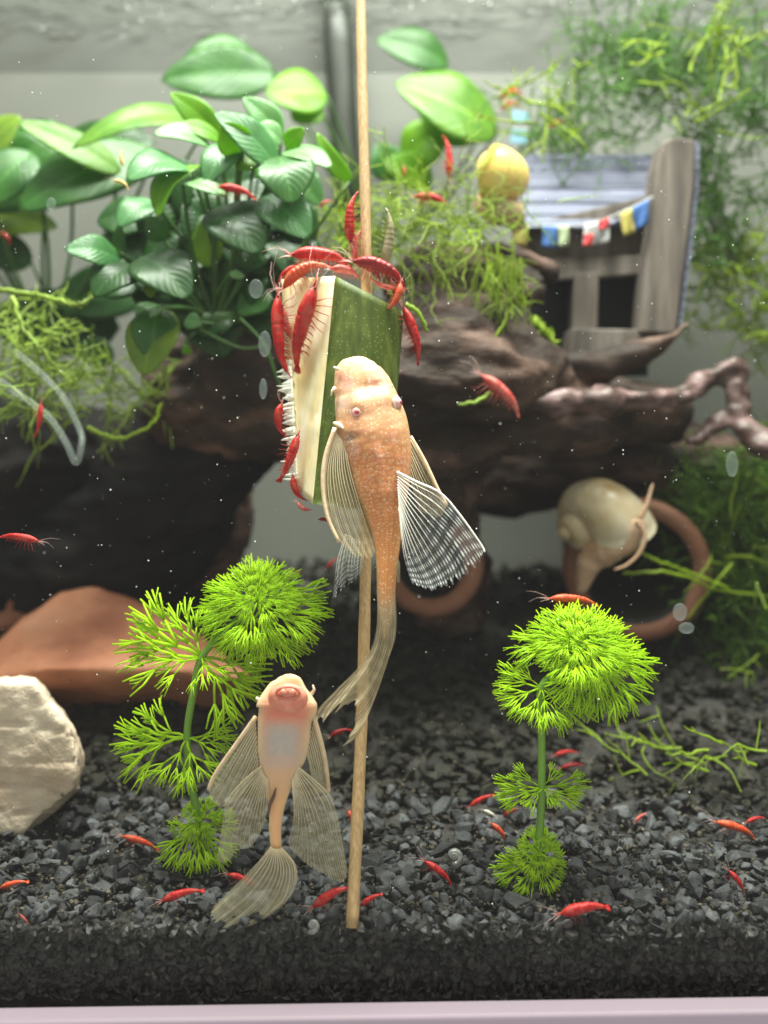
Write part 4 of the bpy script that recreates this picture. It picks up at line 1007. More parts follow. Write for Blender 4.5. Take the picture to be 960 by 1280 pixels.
shrimp((505, 208), (505, 224), .40, 'tiny red shrimp in front of a bright background leaf', 'red', .3, (1, -.4, 0), fat=1.5)
shrimp((562, 224), (559, 170), .385, 'red shrimp upright with tail raised beside the golden snail', 'red', .2, (1, -.5, 0), fat=1.0)
shrimp((517, 244), (561, 252), .37, 'red shrimp lying level on top of the green moss', 'red', .35, fat=1.3, **near)
shrimp((622, 122), (652, 112), .46, 'blurred orange red shrimp behind the golden snail', 'orange', .5, fat=1.7)
shrimp((626, 136), (650, 128), .465, 'blurred red shrimp below the orange one behind the golden snail', 'red', .5, fat=1.6)
shrimp((684, 158), (704, 150), .45, 'small orange red shrimp in the floating moss above the hut roof', 'orange', .3, fat=1.6)
shrimp((153, 208), (151, 186), .33, 'yellow shrimp standing upright at the tip of the anubias leaf', 'yellow', .3, (-1, -.5, 0), fat=1.2)
shrimp((142, 224), (162, 234), .33, 'yellow shrimp lying level under the upright yellow one', 'yellow', .5, fat=1.3)
shrimp((2, 290), (14, 304), .40, 'dark red shrimp under the broad leaf at the tank side', 'dark', .4, fat=1.7)
shrimp((52, 502), (46, 546), .33, 'slim red shrimp hanging in the moss by the clear loop', 'red', .25, (1, -.5, 0), fat=.9)
shrimp((50, 676), (-2, 668), .262, 'pinkish red shrimp swimming in front of the dark cave', 'red', .25, (0, -.4, 1), fat=1.0, **near)
shrimp((601, 466), (654, 516), .352, 'faded pink shrimp climbing on the driftwood beside the moss thread', 'pink', .35, (.5, -.5, .8), fat=1.1, **near)
shrimp((685, 747), (748, 752), .292, 'light red shrimp perched on the bright green plant crown', 'orange', .3, (0, -.4, 1), fat=.95, **near)
def gd(py, px=480):
    d = .3
    for _ in range(30):
        x = (px - CX) / F * d; d = (HC - ground(x, d) - .003) * F / (py - CY)
        d = min(max(d, .252), .52)
    return d
for h, t, lab, colr, ft in [
    ((692, 944), (720, 938), 'dim red shrimp on dark gravel behind the round-crowned stem plant, farthest back', 'red', 1.2),
    ((700, 960), (728, 954), 'darker red shrimp on gravel behind the round-crowned stem, next to the farthest one', 'dark', 1.2),
    ((712, 1004), (718, 990), 'dim red shrimp half hidden by the lower frond of the round-crowned plant', 'dark', 1.3),
    ((586, 1008), (616, 992), 'red shrimp on gravel above the pale one', 'red', 1.2),
    ((645, 1010), (628, 1020), 'short red shrimp on gravel between the pale shrimp and the stem', 'red', 1.5),
    ((604, 1012), (622, 1022), 'cream white shrimp among the red ones on gravel', 'white', 1.2),
    ((614, 1028), (634, 1050), 'red shrimp on gravel just below the cream white one', 'orange', 1.4),
    ((530, 1075), (567, 1104), 'red shrimp on gravel next to the shiny round shell', 'red', 1.1),
    ((698, 1142), (761, 1130), 'large red shrimp on gravel before the base of the round-crowned stem plant', 'red', 1.3),
    ((911, 1087), (932, 1115), 'red shrimp on light grey gravel pointing at the tank front', 'red', 1.2),
    ((894, 1026), (946, 1044), 'orange red shrimp on gravel beside a smaller one near the moss', 'orange', 1.1),
    ((932, 1028), (954, 1020), 'small red shrimp on gravel touching the larger orange red one', 'red', 1.3),
    ((793, 1028), (806, 1016), 'faint reddish shrimp alone on the open gravel beyond the stem plant', 'pink', 1.6),
    ((152, 1044), (199, 1060), 'orange red shrimp on gravel between the pale rock and the stem plant', 'orange', 1.0),
    ((200, 1126), (253, 1110), 'red shrimp on gravel by the pale fish tail, not touching it', 'red', 1.1),
    ((-2, 1110), (34, 1100), 'orange red shrimp on gravel under the pale rock', 'orange', 1.1),
    ((389, 1134), (436, 1106), 'red shrimp on gravel between the fish fin and the skewer', 'red', 1.3),
    ((449, 1132), (476, 1116), 'small red shrimp on gravel touching the foot of the skewer', 'red', 1.3),
    ((284, 1092), (318, 1104), 'red shrimp on gravel seen through the pale fish tail', 'red', 1.3),
    ((412, 920), (438, 910), 'dim red shrimp behind the tail fin of the golden fish', 'dark', 1.4),
    ((436, 1012), (440, 1030), 'tiny red shrimp on gravel behind the skewer', 'orange', 1.6),
    ((24, 1142), (36, 1154), 'tiny pink shrimp among the foremost stones below the pale rock', 'pink', .8)]:
    py = max(h[1], t[1]) ; px = (h[0] + t[0]) / 2; d = gd(py, px)
    shrimp(h, t, d, lab, colr, .3, (rnd(-.3, .3), -.5, 1), fat=ft)

# shiny shells on the gravel
m_sil2 = noisy('silvery_shell', (.10, .10, .10), (.30, .30, .29), 300, rough=.25, bump=.3)
for (x, y, r, lab) in ((567, 1071, 13, 'shiny grey round snail shell on the gravel near the skewer'), (391, 1157, 10, 'tiny pale grey snail shell at the front glass beside the skewer foot')):
    d = gd(y + r, x); o = shell(P(x, y, d), S(r * 1.25, d), 2.5, .14, .95, S(r, d), Matrix.Rotation(R(60), 3, 'X') @ Matrix.Rotation(rnd(0, 6), 3, 'Z'), 40, 12).build('snail_shell', m_sil2, base=P(x, y + r, d)); tag(o, lab, 'shell')

# ------------------------------------------------------------------ broad-leaved plants
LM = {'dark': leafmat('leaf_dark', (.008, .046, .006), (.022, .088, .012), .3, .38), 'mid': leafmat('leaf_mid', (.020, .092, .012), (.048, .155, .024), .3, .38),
      'sheen': leafmat('leaf_sheen_tint', (.040, .15, .042), (.095, .25, .085), .28, .36), 'bright': leafmat('leaf_bright', (.09, .26, .006), (.18, .37, .012), .45, .38, tcol=(.36, .66, .02)),  # sheen tone puts the surface gloss into the blade colour
      'pale': leafmat('leaf_pale', (.11, .27, .09), (.22, .40, .17), .3, .34), 'lime': leafmat('leaf_lime', (.075, .20, .018), (.15, .29, .035), .4, .36, tcol=(.32, .58, .05)),
      'olive': leafmat('leaf_olive', (.10, .19, .02), (.20, .30, .03), .4, .4)}
m_stalk = plantmat('leaf_stalk', (.05, .13, .02), .2)
def leaf(plant, base, tip, w_, d0, d1, tone, r=20, arch=.18, wave=.03, root=None, bend=0, curl=0):
    """base/tip in photo pixels; w_ apparent width px; r: roll of the blade about its axis, degrees"""
    a = P(*base, d0); b_ = P(*tip, d1); Lv = b_ - a; ln = Lv.length; X = Lv.normalized()
    toC = V((0, -1, 0)); N0 = (toC - X * toC.dot(X)).normalized(); side = N0.cross(X)
    if side.z < 0: pass
    r = abs(r); Rm = Matrix.Rotation(R(r), 3, X); N1 = Rm @ N0
    if N1.z < N0.z: N1 = Matrix.Rotation(R(-r), 3, X) @ N0
    Y = N1.cross(X).normalized()
    wd = min(1.2 * S(w_, (d0 + d1) / 2) / max(.35, math.cos(R(r))), ln * 1.25)
    nu, nv = 10, 18; vs = []; fs = []; cs = []; ph = rnd(0, 6)
    for j in range(nv + 1):
        v = j / nv; hw = .5 * wd * (math.sin(math.pi * v ** .85) ** .62) * (1 if v < .6 else lerp(1, .86, (v - .6) / .4)) if 0 < v < 1 else .01 * wd
        c_ = a + X * ln * v + N1 * (arch * ln * math.sin(math.pi * v) * .5) - N1 * curl * ln * v * v + Y * bend * ln * math.sin(math.pi * v)
        for i in range(nu + 1):
            u = i / nu; s_ = (u - .5) * 2
            z = -.16 * hw * abs(s_) ** 1.0 * -1 + wave * hw * math.sin(v * 11 + ph + s_ * 2) * abs(s_) - .10 * hw * s_ * s_
            vs.append(c_ + Y * s_ * hw + N1 * z); cs.append((u, v, 0, 1))
    for j in range(nv):
        for i in range(nu): k = j * (nu + 1) + i; fs.append((k, k + 1, k + nu + 2, k + nu + 1))
    o = MB().add(vs, fs, cs).build('leaf', LM[tone], plant, attr='leaf')
    sd = o.modifiers.new('solid', 'SOLIDIFY'); sd.thickness = .00035; sd.offset = 0
    if root is not None:
        m1 = lerp(a, root, .5) + V((0, .003, 0)) - X * .004
        MB().tube([cr([a, m1, root], k / 8) for k in range(9)], [.0006, .0007, .0008, .0009, .0009, .001, .001, .001, .0011], 6).build('stalk', m_stalk, o)
    return o

# back plants first
bigp = empty('broad_leaf_plant', P(60, 430, .45), 'large broad-leaved green plant at the tank side behind the anubias', 'plant')
rt = P(60, 430, .45)
for a in [((-40, 215), (100, 232), 92, .44, .43, 'mid', 12), ((-30, 250), (60, 200), 70, .442, .44, 'dark', 5), ((90, 200), (10, 170), 60, .445, .44, 'dark', 5), ((-40, 275), (72, 284), 44, .455, .45, 'olive', -25), ((195, 192), (22, 262), 72, .43, .405, 'mid', -12, .2),
          ((60, 205), (195, 178), 60, .445, .44, 'dark', 20), ((-25, 205), (26, 146), 48, .43, .425, 'olive', 25), ((152, 216), (22, 152), 34, .415, .40, 'lime', 30, .1),
          ((262, 152), (90, 186), 36, .415, .395, 'lime', 35, .28), ((40, 190), (-20, 260), 60, .42, .41, 'mid', -10), ((150, 410), (-20, 400), 70, .46, .46, 'dark', 0), ((190, 360), (60, 380), 60, .455, .45, 'dark', 10),
          ((140, 455), (105, 425), 30, .44, .44, 'dark', 0), ((40, 330), (-30, 300), 40, .45, .45, 'dark', 10)]:
    leaf(bigp, *a, root=rt)
bkp = empty('background_leaf_plant', P(470, 330, .50), 'out of focus tall leafy plant rising behind the skewer', 'plant')
rt = P(470, 330, .50)
for a in [((345, 92), (202, 100), 62, .485, .475, 'mid', 8, .12), ((312, 60), (225, 85), 40, .49, .485, 'mid', 15), ((408, 118), (332, 118), 56, .475, .465, 'bright', 20, .1), ((398, 130), (366, 152), 40, .475, .47, 'bright', 10),
          ((622, 166), (494, 104), 74, .47, .455, 'lime', 25, .12), ((600, 170), (520, 128), 60, .475, .47, 'bright', 10), ((560, 80), (470, 50), 46, .50, .49, 'mid', 15), ((505, 200), (560, 158), 50, .48, .475, 'bright', -10), ((495, 225), (470, 180), 40, .49, .485, 'mid', 10), ((540, 230), (480, 200), 40, .475, .47, 'bright', 20)]:
    leaf(bkp, *a, root=rt)
m_fil = noisy('dark_pipe', (.008, .011, .007), (.022, .027, .018), 40, rough=.5, bump=.1)
fp = MB(); fp.tube([P(418, -30, .515), P(424, 60, .515), P(432, 200, .515), P(440, 330, .512)], [S(15, .515), S(19, .515), S(17, .515), S(13, .515)], 20)
tag(fp.build('filter_pipe', m_fil, base=P(440, 330, .515)), 'dark upright filter pipe blurred behind the skewer', 'pipe')

anu = empty('anubias_plant', P(270, 420, .372), 'glossy green anubias plant with many oval leaves on the driftwood', 'plant')
rt = P(268, 405, .370)
LV = [ # base, tip, width, d0, d1, tone, roll, arch
    # dark rear fill
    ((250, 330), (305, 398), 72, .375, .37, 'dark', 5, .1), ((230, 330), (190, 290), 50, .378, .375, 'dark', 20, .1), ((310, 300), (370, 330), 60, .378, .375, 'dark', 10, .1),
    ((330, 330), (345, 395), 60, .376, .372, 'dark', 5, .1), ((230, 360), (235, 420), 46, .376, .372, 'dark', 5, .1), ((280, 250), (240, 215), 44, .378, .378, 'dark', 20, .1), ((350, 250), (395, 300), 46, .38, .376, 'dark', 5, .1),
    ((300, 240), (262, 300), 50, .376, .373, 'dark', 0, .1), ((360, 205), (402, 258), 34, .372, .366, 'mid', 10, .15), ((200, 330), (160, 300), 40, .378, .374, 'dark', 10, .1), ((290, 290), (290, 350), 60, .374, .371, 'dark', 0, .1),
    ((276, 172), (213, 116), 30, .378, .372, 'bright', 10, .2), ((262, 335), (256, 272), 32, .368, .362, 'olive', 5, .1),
    ((335, 362), (298, 394), 34, .37, .366, 'mid', 15, .1), ((150, 324), (150, 278), 15, .365, .36, 'mid', 10, .1), ((195, 252), (148, 284), 36, .362, .352, 'sheen', 25, .25), ((190, 262), (175, 292), 22, .366, .36, 'dark', 0),
    ((350, 180), (304, 122), 34, .364, .352, 'pale', -25, .3), ((358, 186), (380, 160), 22, .357, .352, 'bright', 5, .2), ((352, 178), (318, 158), 26, .354, .350, 'pale', -25, .3), ((330, 180), (312, 140), 28, .367, .362, 'pale', -20, .2),
    ((262, 181), (192, 168), 26, .358, .345, 'pale', 35, .3), ((276, 176), (222, 155), 20, .36, .352, 'bright', 30, .2),
    ((298, 182), (258, 230), 40, .352, .340, 'sheen', 20, .3), ((348, 212), (268, 142), 40, .352, .336, 'sheen', 35, .2), ((302, 194), (281, 153), 38, .345, .336, 'bright', -5, .05), ((318, 196), (296, 212), 24, .348, .344, 'bright', 10, .1),
    ((355, 190), (414, 209), 26, .356, .344, 'pale', -40, .2), ((438, 226), (396, 166), 20, .362, .352, 'bright', 20, .25, .03, None, .14),
    ((349, 196), (366, 256), 62, .350, .338, 'mid', -12, .3), ((239, 210), (158, 226), 46, .350, .334, 'sheen', 38, .35), ((330, 246), (386, 298), 50, .352, .342, 'sheen', -22, .25),
    ((275, 258), (324, 318), 66, .350, .338, 'dark', -25, .25), ((250, 206), (198, 272), 30, .345, .333, 'bright', 32, .25, .05, None, -.16), ((228, 226), (282, 246), 22, .344, .336, 'pale', -45, .2),
    ((206, 300), (184, 270), 26, .356, .35, 'mid', 10, .2), ((150, 326), (81, 312), 34, .352, .338, 'sheen', 28, .3), ((150, 316), (84, 310), 14, .356, .340, 'bright', 0, .1),
    ((172, 334), (118, 372), 52, .348, .336, 'dark', 30, .3), ((176, 322), (236, 374), 56, .346, .334, 'dark', -32, .3), ((204, 386), (180, 470), 56, .350, .338, 'olive', 5, .2), ((200, 382), (172, 402), 26, .352, .345, 'pale', 30, .3), ((196, 385), (190, 452), 46, .348, .3395, 'mid', 8, .2),
    ((232, 400), (252, 406), 18, .352, .350, 'pale', 10, .3), ((228, 436), (240, 440), 10, .354, .352, 'bright', 0, .2), ((186, 352), (190, 372), 14, .345, .342, 'olive', 0, .1), ((288, 342), (306, 346), 9, .352, .350, 'pale', 0, .2)]
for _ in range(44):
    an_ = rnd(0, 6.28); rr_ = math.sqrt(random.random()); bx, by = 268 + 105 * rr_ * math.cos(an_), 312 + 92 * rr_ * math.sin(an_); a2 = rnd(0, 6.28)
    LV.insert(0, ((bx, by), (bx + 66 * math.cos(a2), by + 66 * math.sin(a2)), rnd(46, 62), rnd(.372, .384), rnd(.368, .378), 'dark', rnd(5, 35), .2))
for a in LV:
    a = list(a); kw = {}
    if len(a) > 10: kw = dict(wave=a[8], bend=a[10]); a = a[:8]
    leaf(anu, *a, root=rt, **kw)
# creeping roots
for pts in ([(300, 398), (330, 430), (345, 470), (352, 485)], [(250, 412), (300, 435), (330, 432)], [(268, 405), (230, 400), (200, 390)]):
    pp = [P(x, y, .362) for x, y in pts]; MB().tube([cr(pp, k / 12) for k in range(13)], .0006, 5).build('root', m_stalk, anu)
MB().tube([P(215, 395, .372), P(255, 402, .370), P(300, 396, .371)], [.003, .0042, .003], 8).build('rhizome', m_stalk, anu)

# ------------------------------------------------------------------ feathery stem plants
m_lime = plantmat('lime_needles', (.58, .82, .008), .55, .45, .2)
m_lime2 = plantmat('green_needles', (.36, .58, .02), .45, .45, .2)
m_stem = plantmat('green_stem', (.20, .40, .04), .2, .4, .2)
def frond_mesh(seed, nb, nn, spread, r0=.016):
    """unit-long forked leaf in the XY plane"""
    rs = random.Random(seed); mb = MB()
    def tw(p, q_, r1, r2):
        mid = (p + q_) / 2 + V((rs.uniform(-.02, .02), rs.uniform(-.03, .03), rs.uniform(0, .05))); mb.tube([p, mid, q_], [r1, (r1 + r2) / 2, r2], 4)
    o0 = V((0, 0, 0)); j1 = V((.30, 0, .03)); tw(o0, j1, r0 * 1.3, r0 * 1.1)
    for k in range(nb):
        a = spread * (k / (nb - 1) - .5) * 2; l1 = rs.uniform(.22, .34)
        j2 = j1 + V((math.cos(a) * l1, math.sin(a) * l1, rs.uniform(-.04, .05))); tw(j1, j2, r0, r0 * .9)
        for m_ in range(nn):
            a2 = a + (m_ / (nn - 1) - .5) * spread * .95 + rs.uniform(-.08, .08); l2 = rs.uniform(.26, .46)
            j3 = j2 + V((math.cos(a2) * l2, math.sin(a2) * l2, rs.uniform(-.12, .06))); tw(j2, j3, r0 * .9, r0 * .62)
            if rs.random() < .6:
                a3 = a2 + rs.choice((-.35, .35)); s_ = lerp(j2, j3, .45); j4 = s_ + V((math.cos(a3) * l2 * .55, math.sin(a3) * l2 * .55, rs.uniform(-.06, .03))); tw(s_, j4, r0 * .7, r0 * .4)
    return mb.mesh('frond')
FM = [frond_mesh(k, 4, 3, .55, .022) for k in range(3)]; FMf = [frond_mesh(20 + k, 4, 4, .66, .017) for k in range(3)]; FMd = [frond_mesh(10 + k, 5, 4, .52, .0165) for k in range(6)]
FMs = [frond_mesh(40 + k, 4, 3, .5, .034) for k in range(3)]; FM = [frond_mesh(k, 4, 4, .5, .024) for k in range(4)]
for me in FM + FMf + FMd + FMs: me.polygons.foreach_set('use_smooth', [True] * len(me.polygons))
def frond(parent, o_, tipv, scale_y, me, mat, up=V((0, -.5, 1))):
    X = tipv.normalized(); Z = up - X * up.dot(X)
    if Z.length < 1e-4: Z = V((0, -1, 0)) - X * X.y * -1
    Z.normalize(); Y = Z.cross(X); ln = tipv.length
    o = bpy.data.objects.new('leaf', me); C.objects.link(o); o.parent = parent
    if not me.materials: me.materials.append(None)
    o.material_slots[0].link = 'OBJECT'; o.material_slots[0].material = mat
    o.matrix_local = Matrix.Translation(o_ - parent.location) @ Matrix((X, Y, Z)).transposed().to_4x4() @ Matrix.Diagonal((ln, ln * scale_y, ln, 1))
    return o
def crown(parent, c_, rad, axis, rings, meshes, mat, sy=1.0):
    axis = V(axis).normalized(); e1 = axis.orthogonal().normalized(); e2 = axis.cross(e1)
    for (n, el, k, off) in rings:
        for i in range(n):
            a = 6.2832 * (i + rnd(-.25, .25)) / n + off; e = R(el + rnd(-6, 6)); r_ = rad * k * rnd(.78, 1.14)
            dv = ((e1 * math.cos(a) + e2 * math.sin(a)) * math.cos(e) + axis * math.sin(e)) * r_
            frond(parent, c_ + axis * rad * .10 * (1 - k), dv, sy, random.choice(meshes), mat, axis)
def stem(parent, pts, r0, r1):
    n = 6 * (len(pts) - 1); MB().tube([cr(pts, k / n) for k in range(n + 1)], [lerp(r0, r1, k / n) for k in range(n + 1)], 9).build('stem', m_stem, parent)
def fr_px(parent, c_, tips, d, meshes, mat, sy=1.0, up=(0, -1, .4)):
    o_ = P(*c_, d)
    for t in tips:
        dt = d + (t[2] if len(t) > 2 else rnd(-.004, .004)); frond(parent, o_, P(t[0], t[1], dt) - o_, sy, random.choice(meshes), mat, V(up))

d = .284
lp = empty('feathery_stem_plant', P(252, 1090, d), 'lime green feathery stem plant beside the pale fish, open forked lower leaves', 'plant')
stem(lp, [P(252, 1090, d), P(248, 1020, d), P(240, 985, d), P(234, 920, d), P(242, 865, d), P(252, 822, d), P(285, 785, d), P(320, 755, d + .003)], .0013, .0010)
crown(lp, P(322, 752, d + .002), S(84, d), (.05, -.72, .69), [(8, -8, 1.04, 0), (8, 2, .82, .3), (7, 12, .60, .1), (6, 24, .40, .3), (4, 45, .24, 0)], FMd, m_lime, .85)
crown(lp, P(316, 775, d + .004), S(80, d), (.05, -.55, .80), [(8, -8, 1.0, .2)], FMd, m_lime, .85)
fr_px(lp, (252, 822), [(152, 776), (150, 815, -.004), (182, 838, -.008), (236, 757, .006), (332, 868, -.006), (312, 900, -.010), (345, 835, .004), (262, 862, -.014), (200, 765, .008)], d, FMf, m_lime)
fr_px(lp, (234, 922), [(140, 948, -.004), (150, 918, .004), (205, 988, -.010), (250, 990, -.012), (300, 915, .004), (175, 905, .010), (285, 940, -.006)], d, FMf, m_lime)
fr_px(lp, (248, 1030), [(205, 1082, -.008), (246, 1092, -.010), (285, 1082, -.006), (210, 1040, .004), (296, 1030, .004), (268, 1094, .0)], d, FM, m_lime)
crown(lp, P(250, 1024, d - .001), S(30, d), (.05, -.7, .7), [(7, 0, 1, 0), (6, 25, .8, .2), (4, 55, .55, 0)], FMs, m_lime, .9)
d = .272
rp = empty('feathery_stem_plant', P(664, 1120, d), 'bright yellow green feathery stem plant with dense round crown on open gravel', 'plant')
stem(rp, [P(664, 1120, d), P(672, 1065, d), P(676, 1020, d), P(677, 980, d), P(677, 915, d), P(676, 862, d), P(700, 835, d), P(728, 815, d + .003)], .0013, .0010)
crown(rp, P(738, 820, d + .002), S(84, d), (.08, -.74, .66), [(9, -8, 1.04, 0), (8, 2, .84, .25), (8, 12, .62, .1), (6, 24, .42, .3), (4, 45, .26, 0)], FMd, m_lime, .95)
crown(rp, P(715, 800, d + .004), S(74, d), (-.15, -.62, .78), [(9, -4, 1.0, .2), (8, 8, .7, 0)], FMd, m_lime, .9)
fr_px(rp, (676, 860), [(616, 843, .004), (622, 880, -.004), (660, 908, -.008), (692, 918, -.010), (728, 908, -.006), (752, 880, 0), (640, 830, .008)], d, FMd, m_lime, .95)
fr_px(rp, (677, 985), [(616, 980, 0), (622, 1000, -.006), (640, 962, .008), (735, 978, .002), (728, 1002, -.006), (700, 960, .008), (655, 1010, -.010), (700, 1008, -.010)], d, FM, m_lime, .7)
fr_px(rp, (672, 1078), [(616, 1092, -.002), (650, 1122, -.008), (692, 1116, -.008), (708, 1092, -.002), (628, 1076, .006), (706, 1076, .006)], d, FM, m_lime, .9)
crown(rp, P(674, 1066, d - .001), S(34, d), (.05, -.7, .7), [(8, 0, 1, 0), (7, 22, .85, .2), (5, 50, .6, 0)], FMs, m_lime, .95)

# ------------------------------------------------------------------ moss
m_moss = plantmat('moss_yellowgreen', (.28, .40, .02), .4, .5, .4); m_mossd = plantmat('moss_green', (.11, .22, .018), .4, .55, .5); m_mossb = plantmat('moss_lime', (.30, .42, .06), .4, .5, .35)
m_mossg = plantmat('moss_bluegreen', (.095, .22, .03), .4, .55, .4)
def moss(name, mat, emit, n, ln, rad, label, droop=.0, wig=.6, leafy=0, branch=.5, base=None, dirs=None, cat='moss'):
    mb = MB()
    for _ in range(n):
        p, dr = emit(); L_ = rnd(*ln); k_ = max(5, int(L_ / .0035)); st_ = L_ / k_
        dr = V(dr).normalized(); pts = [p]
        for i in range(k_):
            dr = (dr + V((random.gauss(0, wig), random.gauss(0, wig * .6), random.gauss(0, wig) - droop)) * .35).normalized(); pts.append(pts[-1] + dr * st_)
        r0 = rad * rnd(.7, 1.25)
        mb.tube(pts, [lerp(r0, r0 * .5, i / k_) for i in range(k_ + 1)], 4, cap=False)
        for i in range(1, k_):
            if random.random() < branch:
                d2 = (dr + V((random.gauss(0, 1), random.gauss(0, .6), random.gauss(0, 1)))).normalized(); q_ = [pts[i]]
                for _k in range(3): d2 = (d2 + V((rnd(-.3, .3), rnd(-.2, .2), rnd(-.3, .3) - droop * .3))).normalized(); q_.append(q_[-1] + d2 * st_ * rnd(.5, 1.1))
                mb.tube(q_, [r0 * .7, r0 * .6, r0 * .5, r0 * .3], 3, cap=False)
            for _k in range(leafy):
                c_ = lerp(pts[i], pts[i + 1], random.random()); a = V((random.gauss(0, 1), random.gauss(0, 1), random.gauss(0, 1))).normalized()
                t_ = (pts[i + 1] - pts[i]).normalized(); s_ = a.cross(t_).normalized() * r0 * .7; e_ = (a * .8 + t_).normalized() * r0 * rnd(2.2, 4)
                mb.add([c_ - s_, c_ + s_, c_ + e_], [(0, 1, 2)])
    o = mb.build(name, mat, base=base); return tag(o, label, cat, kind='stuff')
def em(pts, jx, jy, jd, dirf):
    def f():
        x, y, d = random.choice(pts); return P(x + random.gauss(0, jx), y + random.gauss(0, jy), d + random.gauss(0, jd)), dirf()
    return f
rd = lambda: (random.gauss(0, 1), random.gauss(-.2, .5), random.gauss(.1, .8))
moss('moss', m_moss, em([(470, 300, .385), (500, 290, .38), (530, 275, .38), (560, 270, .378), (590, 275, .378), (560, 300, .372), (595, 300, .37), (430, 290, .385), (400, 285, .385)], 18, 12, .004, rd),
     165, (.016, .045), .00036, 'tangled yellow green moss draped on top of the driftwood', .10, .85, 0, .45, P(560, 320, .38))
moss('moss', m_moss, em([(612, 320, .366), (628, 330, .366), (640, 345, .367), (620, 350, .366)], 7, 14, .002, lambda: (random.gauss(0, .25), -.1, -1)),
     40, (.012, .026), .00038, 'tassel of yellow green moss hanging down the driftwood', .5, .5, 1, .5, P(620, 330, .366))
moss('moss', m_mossb, em([(540, 240, .385), (585, 230, .382), (600, 250, .382), (650, 265, .38), (680, 280, .38)], 18, 12, .003, lambda: (random.gauss(.1, .7), -.1, random.gauss(.4, .6))),
     20, (.010, .026), .00032, 'thin pale moss threads straying over the golden snail and hut roof', .05, .6, 0, .3, P(600, 280, .38))
moss('moss', m_mossb, em([(20, 400, .375), (40, 440, .37), (60, 480, .365), (30, 500, .365), (90, 470, .38), (150, 470, .395), (180, 490, .395), (120, 490, .39)], 16, 14, .004, rd),
     140, (.012, .03), .00055, 'shaggy yellow green moss clump at the tank side below the anubias', .15, .6, 2, .5, P(60, 520, .375))
moss('moss', m_mossg, em([(900, 60, .45), (850, 90, .45), (800, 110, .45), (940, 130, .45), (760, 60, .46), (880, 170, .45), (820, 60, .45), (720, 150, .46), (690, 180, .455)], 26, 22, .008, rd),
     680, (.010, .03), .00045, 'blurred green moss floating under the water surface above the hut', .1, .6, 2, .5, P(860, 140, .45))
moss('moss', m_moss, em([(740, 70, .42), (850, 70, .42), (900, 60, .42), (690, 160, .42), (640, 135, .43), (870, 140, .425)], 20, 16, .005, rd),
     36, (.015, .04), .0007, 'bright moss strands floating just under the water surface', .05, .45, 2, .4, P(800, 100, .42))
moss('moss', m_mossg, em([(880, 200, .455), (890, 240, .455), (910, 280, .455), (930, 250, .455), (870, 290, .455)], 14, 18, .006, lambda: (random.gauss(0, .7), 0, random.gauss(-.5, .6))),
     120, (.012, .03), .0006, 'dark green moss trailing down beside the hut post', .3, .6, 2, .5, P(890, 240, .455))
moss('moss', m_moss, em([(900, 340, .46), (930, 320, .46), (940, 380, .46), (880, 370, .465), (950, 420, .46)], 18, 18, .006, rd),
     110, (.012, .03), .0007, 'soft yellow green moss patch against the frosted wall beside the hut', .1, .6, 2, .5, P(920, 380, .46))
moss('moss', m_mossd, em([(900, 640, .44), (930, 620, .44), (950, 680, .44), (910, 720, .44), (880, 620, .45), (950, 760, .44), (930, 820, .435), (960, 600, .44), (890, 690, .45)], 26, 26, .010, rd),
     2200, (.008, .022), .0005, 'dense dark green moss bush beside the terracotta pot', .05, .8, 4, .5, P(930, 800, .44))
moss('moss', m_moss, em([(930, 660, .42), (900, 720, .415), (950, 850, .40), (955, 780, .41)], 18, 30, .004, lambda: (random.gauss(-.3, .6), -.2, random.gauss(0, .8))),
     22, (.015, .035), .0005, 'long pale moss strands in front of the dark green moss bush', .1, .4, 1, .3, P(940, 860, .41))
def egr():
    px = rnd(800, 970); py = rnd(925, 975); d_ = gd(py, px); return P(px, py - 4, d_), (random.gauss(-.8, .6), random.gauss(0, .4), random.gauss(.05, .15))
moss('moss', m_moss, egr, 17, (.012, .032), .0005, 'loose moss strands creeping over the far gravel', 0, .8, 1, .3, P(900, 970, .36))

# individual long strands that can be told apart
def strand(pts, r_, mat, label, leafy=True, seed=1):
    pp = [P(*p) for p in pts]; n = 10 * (len(pp) - 1); mb = MB(); q_ = [cr(pp, k / n) + V((rnd(-1, 1), 0, rnd(-1, 1))) * r_ * .5 for k in range(n + 1)]
    mb.tube(q_, [lerp(r_, r_ * .6, k / n) for k in range(n + 1)], 6)
    if leafy:
        for k in range(n):
            for _ in range(3):
                a = V((random.gauss(0, 1), random.gauss(0, 1), random.gauss(0, 1))).normalized(); t_ = (q_[k + 1] - q_[k]).normalized()
                s_ = a.cross(t_).normalized() * r_ * .5; e_ = (a + t_ * .8).normalized() * r_ * 2.2; c_ = lerp(q_[k], q_[k + 1], random.random()); mb.add([c_ - s_, c_ + s_, c_ + e_], [(0, 1, 2)])
    return tag(mb.build('moss_strand', mat, base=pp[0]), label, 'moss', 'single moss strands')
strand([(-5, 362, .36), (40, 368, .36), (75, 375, .358), (97, 382, .356), (118, 368, .36)], .0011, m_mossb, 'thick pale moss stem running level beside the anubias')
strand([(16, 372, .355), (28, 410, .352), (50, 435, .35), (75, 465, .35), (92, 480, .35)], .0011, m_mossb, 'thick pale moss stem sloping down beside the anubias')
strand([(110, 535, .36), (150, 548, .36), (190, 530, .362), (200, 505, .365)], .0009, m_moss, 'curved moss stem under the shaggy moss clump')
strand([(634, 380, .365), (632, 400, .364), (618, 425, .362), (614, 465, .360)], .0006, m_moss, 'thin moss thread hanging down the driftwood to the pink shrimp')
strand([(614, 490, .352), (595, 502, .35), (574, 505, .35)], .0008, m_mossb, 'short bright moss sprig below the pink shrimp on driftwood', False)
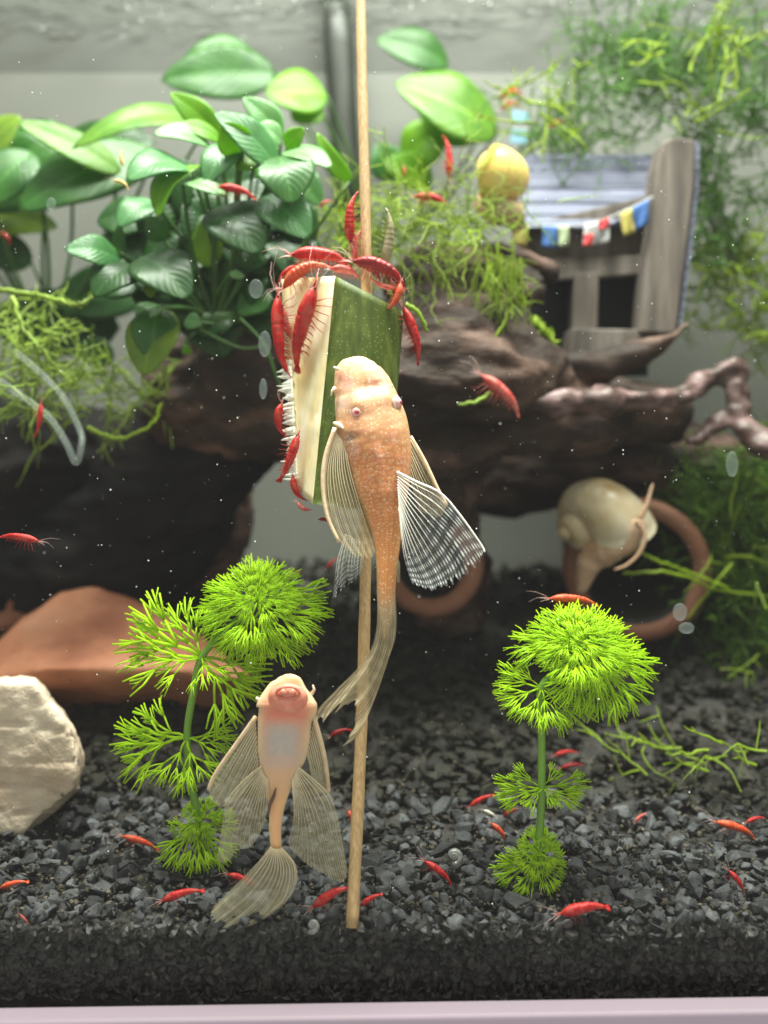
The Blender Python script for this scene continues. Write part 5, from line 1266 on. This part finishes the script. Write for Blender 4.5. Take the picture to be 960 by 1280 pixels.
strand([(664, 400, .39), (678, 412, .388), (692, 428, .387)], .0021, m_moss, 'stubby moss tuft in front of the dark hut doorway')
strand([(508, 380, .32), (524, 392, .32), (534, 415, .32)], .0009, m_moss, 'short moss sprig behind the courgette corner', False)
strand([(780, 716, .395), (840, 716, .395), (900, 738, .405), (960, 745, .41)], .0008, m_moss, 'straight moss runner crossing the mouth of the pot, lower one', False)
strand([(782, 680, .395), (820, 700, .395), (860, 715, .40), (910, 735, .405)], .0008, m_moss, 'straight moss runner crossing the mouth of the pot, upper one', False)
strand([(925, 590, .41), (945, 578, .41), (970, 570, .41)], .0013, m_mossd, 'green moss stem below the pinkish driftwood end', False)

# clear bent loop at the tank side
m_loop = clear('clear_loop', (.38, .44, .40), .11, .15)
hp = [P(-10, 470, .34), P(20, 490, .335), P(60, 520, .33), P(82, 552, .326), P(95, 578, .324), P(102, 555, .326), P(100, 538, .33), P(80, 498, .335), P(55, 470, .34), P(20, 440, .345)]
tag(MB().tube([cr(hp, k / 60) for k in range(61)], .0013, 12).build('bent_loop', m_loop, base=hp[0]), 'clear bent loop among the shaggy moss', 'hose')

# ------------------------------------------------------------------ specks in the water, water marks on the glass
m_speck = noisy('white_speck', (.75, .76, .74), (.9, .9, .88), 50, rough=.5, bump=0)
it = []; oc = []
bm = bmesh.new(); bmesh.ops.create_icosphere(bm, subdivisions=1, radius=1); ico = (np.array([v.co[:] for v in bm.verts]), np.array([[v.index for v in f.verts] for f in bm.faces])); bm.free()
for _ in range(850):
    d_ = .253 + .10 * random.random() ** 1.6; px, py = rnd(0, 960), (rnd(0, 1130) if random.random() < .6 else rnd(200, 780))
    it.append((P(px, py, d_), .00007 + .00020 * random.random() ** 4, rq(1)))
scatter('floating_specks', m_speck, it, [ico], 'tiny white specks drifting in the water', 'specks')
m_mark = clear('water_mark', (.62, .72, .70), .16, .12)
for k, (x, y, rx, ry, a, lab) in enumerate([(331, 430, 8, 16, 5, 'wide oval water mark on the glass above the narrow one by the seeds'), (320, 361, 9, 12, 0, 'round water mark on the glass beside the orange shrimp'), (320, 234, 8, 11, 10, 'pale oval mark on the glass touching the shrimp on the anubias'),
     (329, 486, 5, 13, 0, 'narrow oval water mark on the glass beside the upper seeds'), (915, 580, 8, 16, 0, 'oval water mark on the glass under the driftwood end'), (850, 765, 9, 11, 15, 'round water mark on the glass over the pot rim, upper one'), (858, 785, 10, 7, 0, 'round water mark on the glass over the pot rim, lower one'), (31, 208, 7, 7, 0, 'round water mark on the glass over the broad leaf'), (64, 255, 6, 8, 0, 'small pale mark on the glass over the lower broad leaf')]):
    d_ = .2508; mb = MB().ball(P(x, y, d_), 1, 3, (S(rx, d_), .0003, S(ry, d_)))
    tag(mb.build('water_mark', m_mark, base=P(x, y, d_)), lab, 'mark', 'marks on the glass')

it = []
for _ in range(110):
    d_ = rnd(.40, .525); x_ = rnd(-1, 1) * .43 * d_; it.append((V((x_, d_, ZW - rnd(.001, .006))), rnd(.0003, .0008), rq(1)))
bm = bmesh.new(); bmesh.ops.create_icosphere(bm, subdivisions=2, radius=1); ico2 = (np.array([v.co[:] for v in bm.verts]), np.array([[v.index for v in f.verts] for f in bm.faces])); bm.free()
o = scatter('air_bubbles', clear('air_bubble', (.9, .92, .9), .55, .08), it, [ico2], 'small silvery air bubbles caught under the water surface', 'bubbles')
o.data.polygons.foreach_set('use_smooth', [True] * len(o.data.polygons))
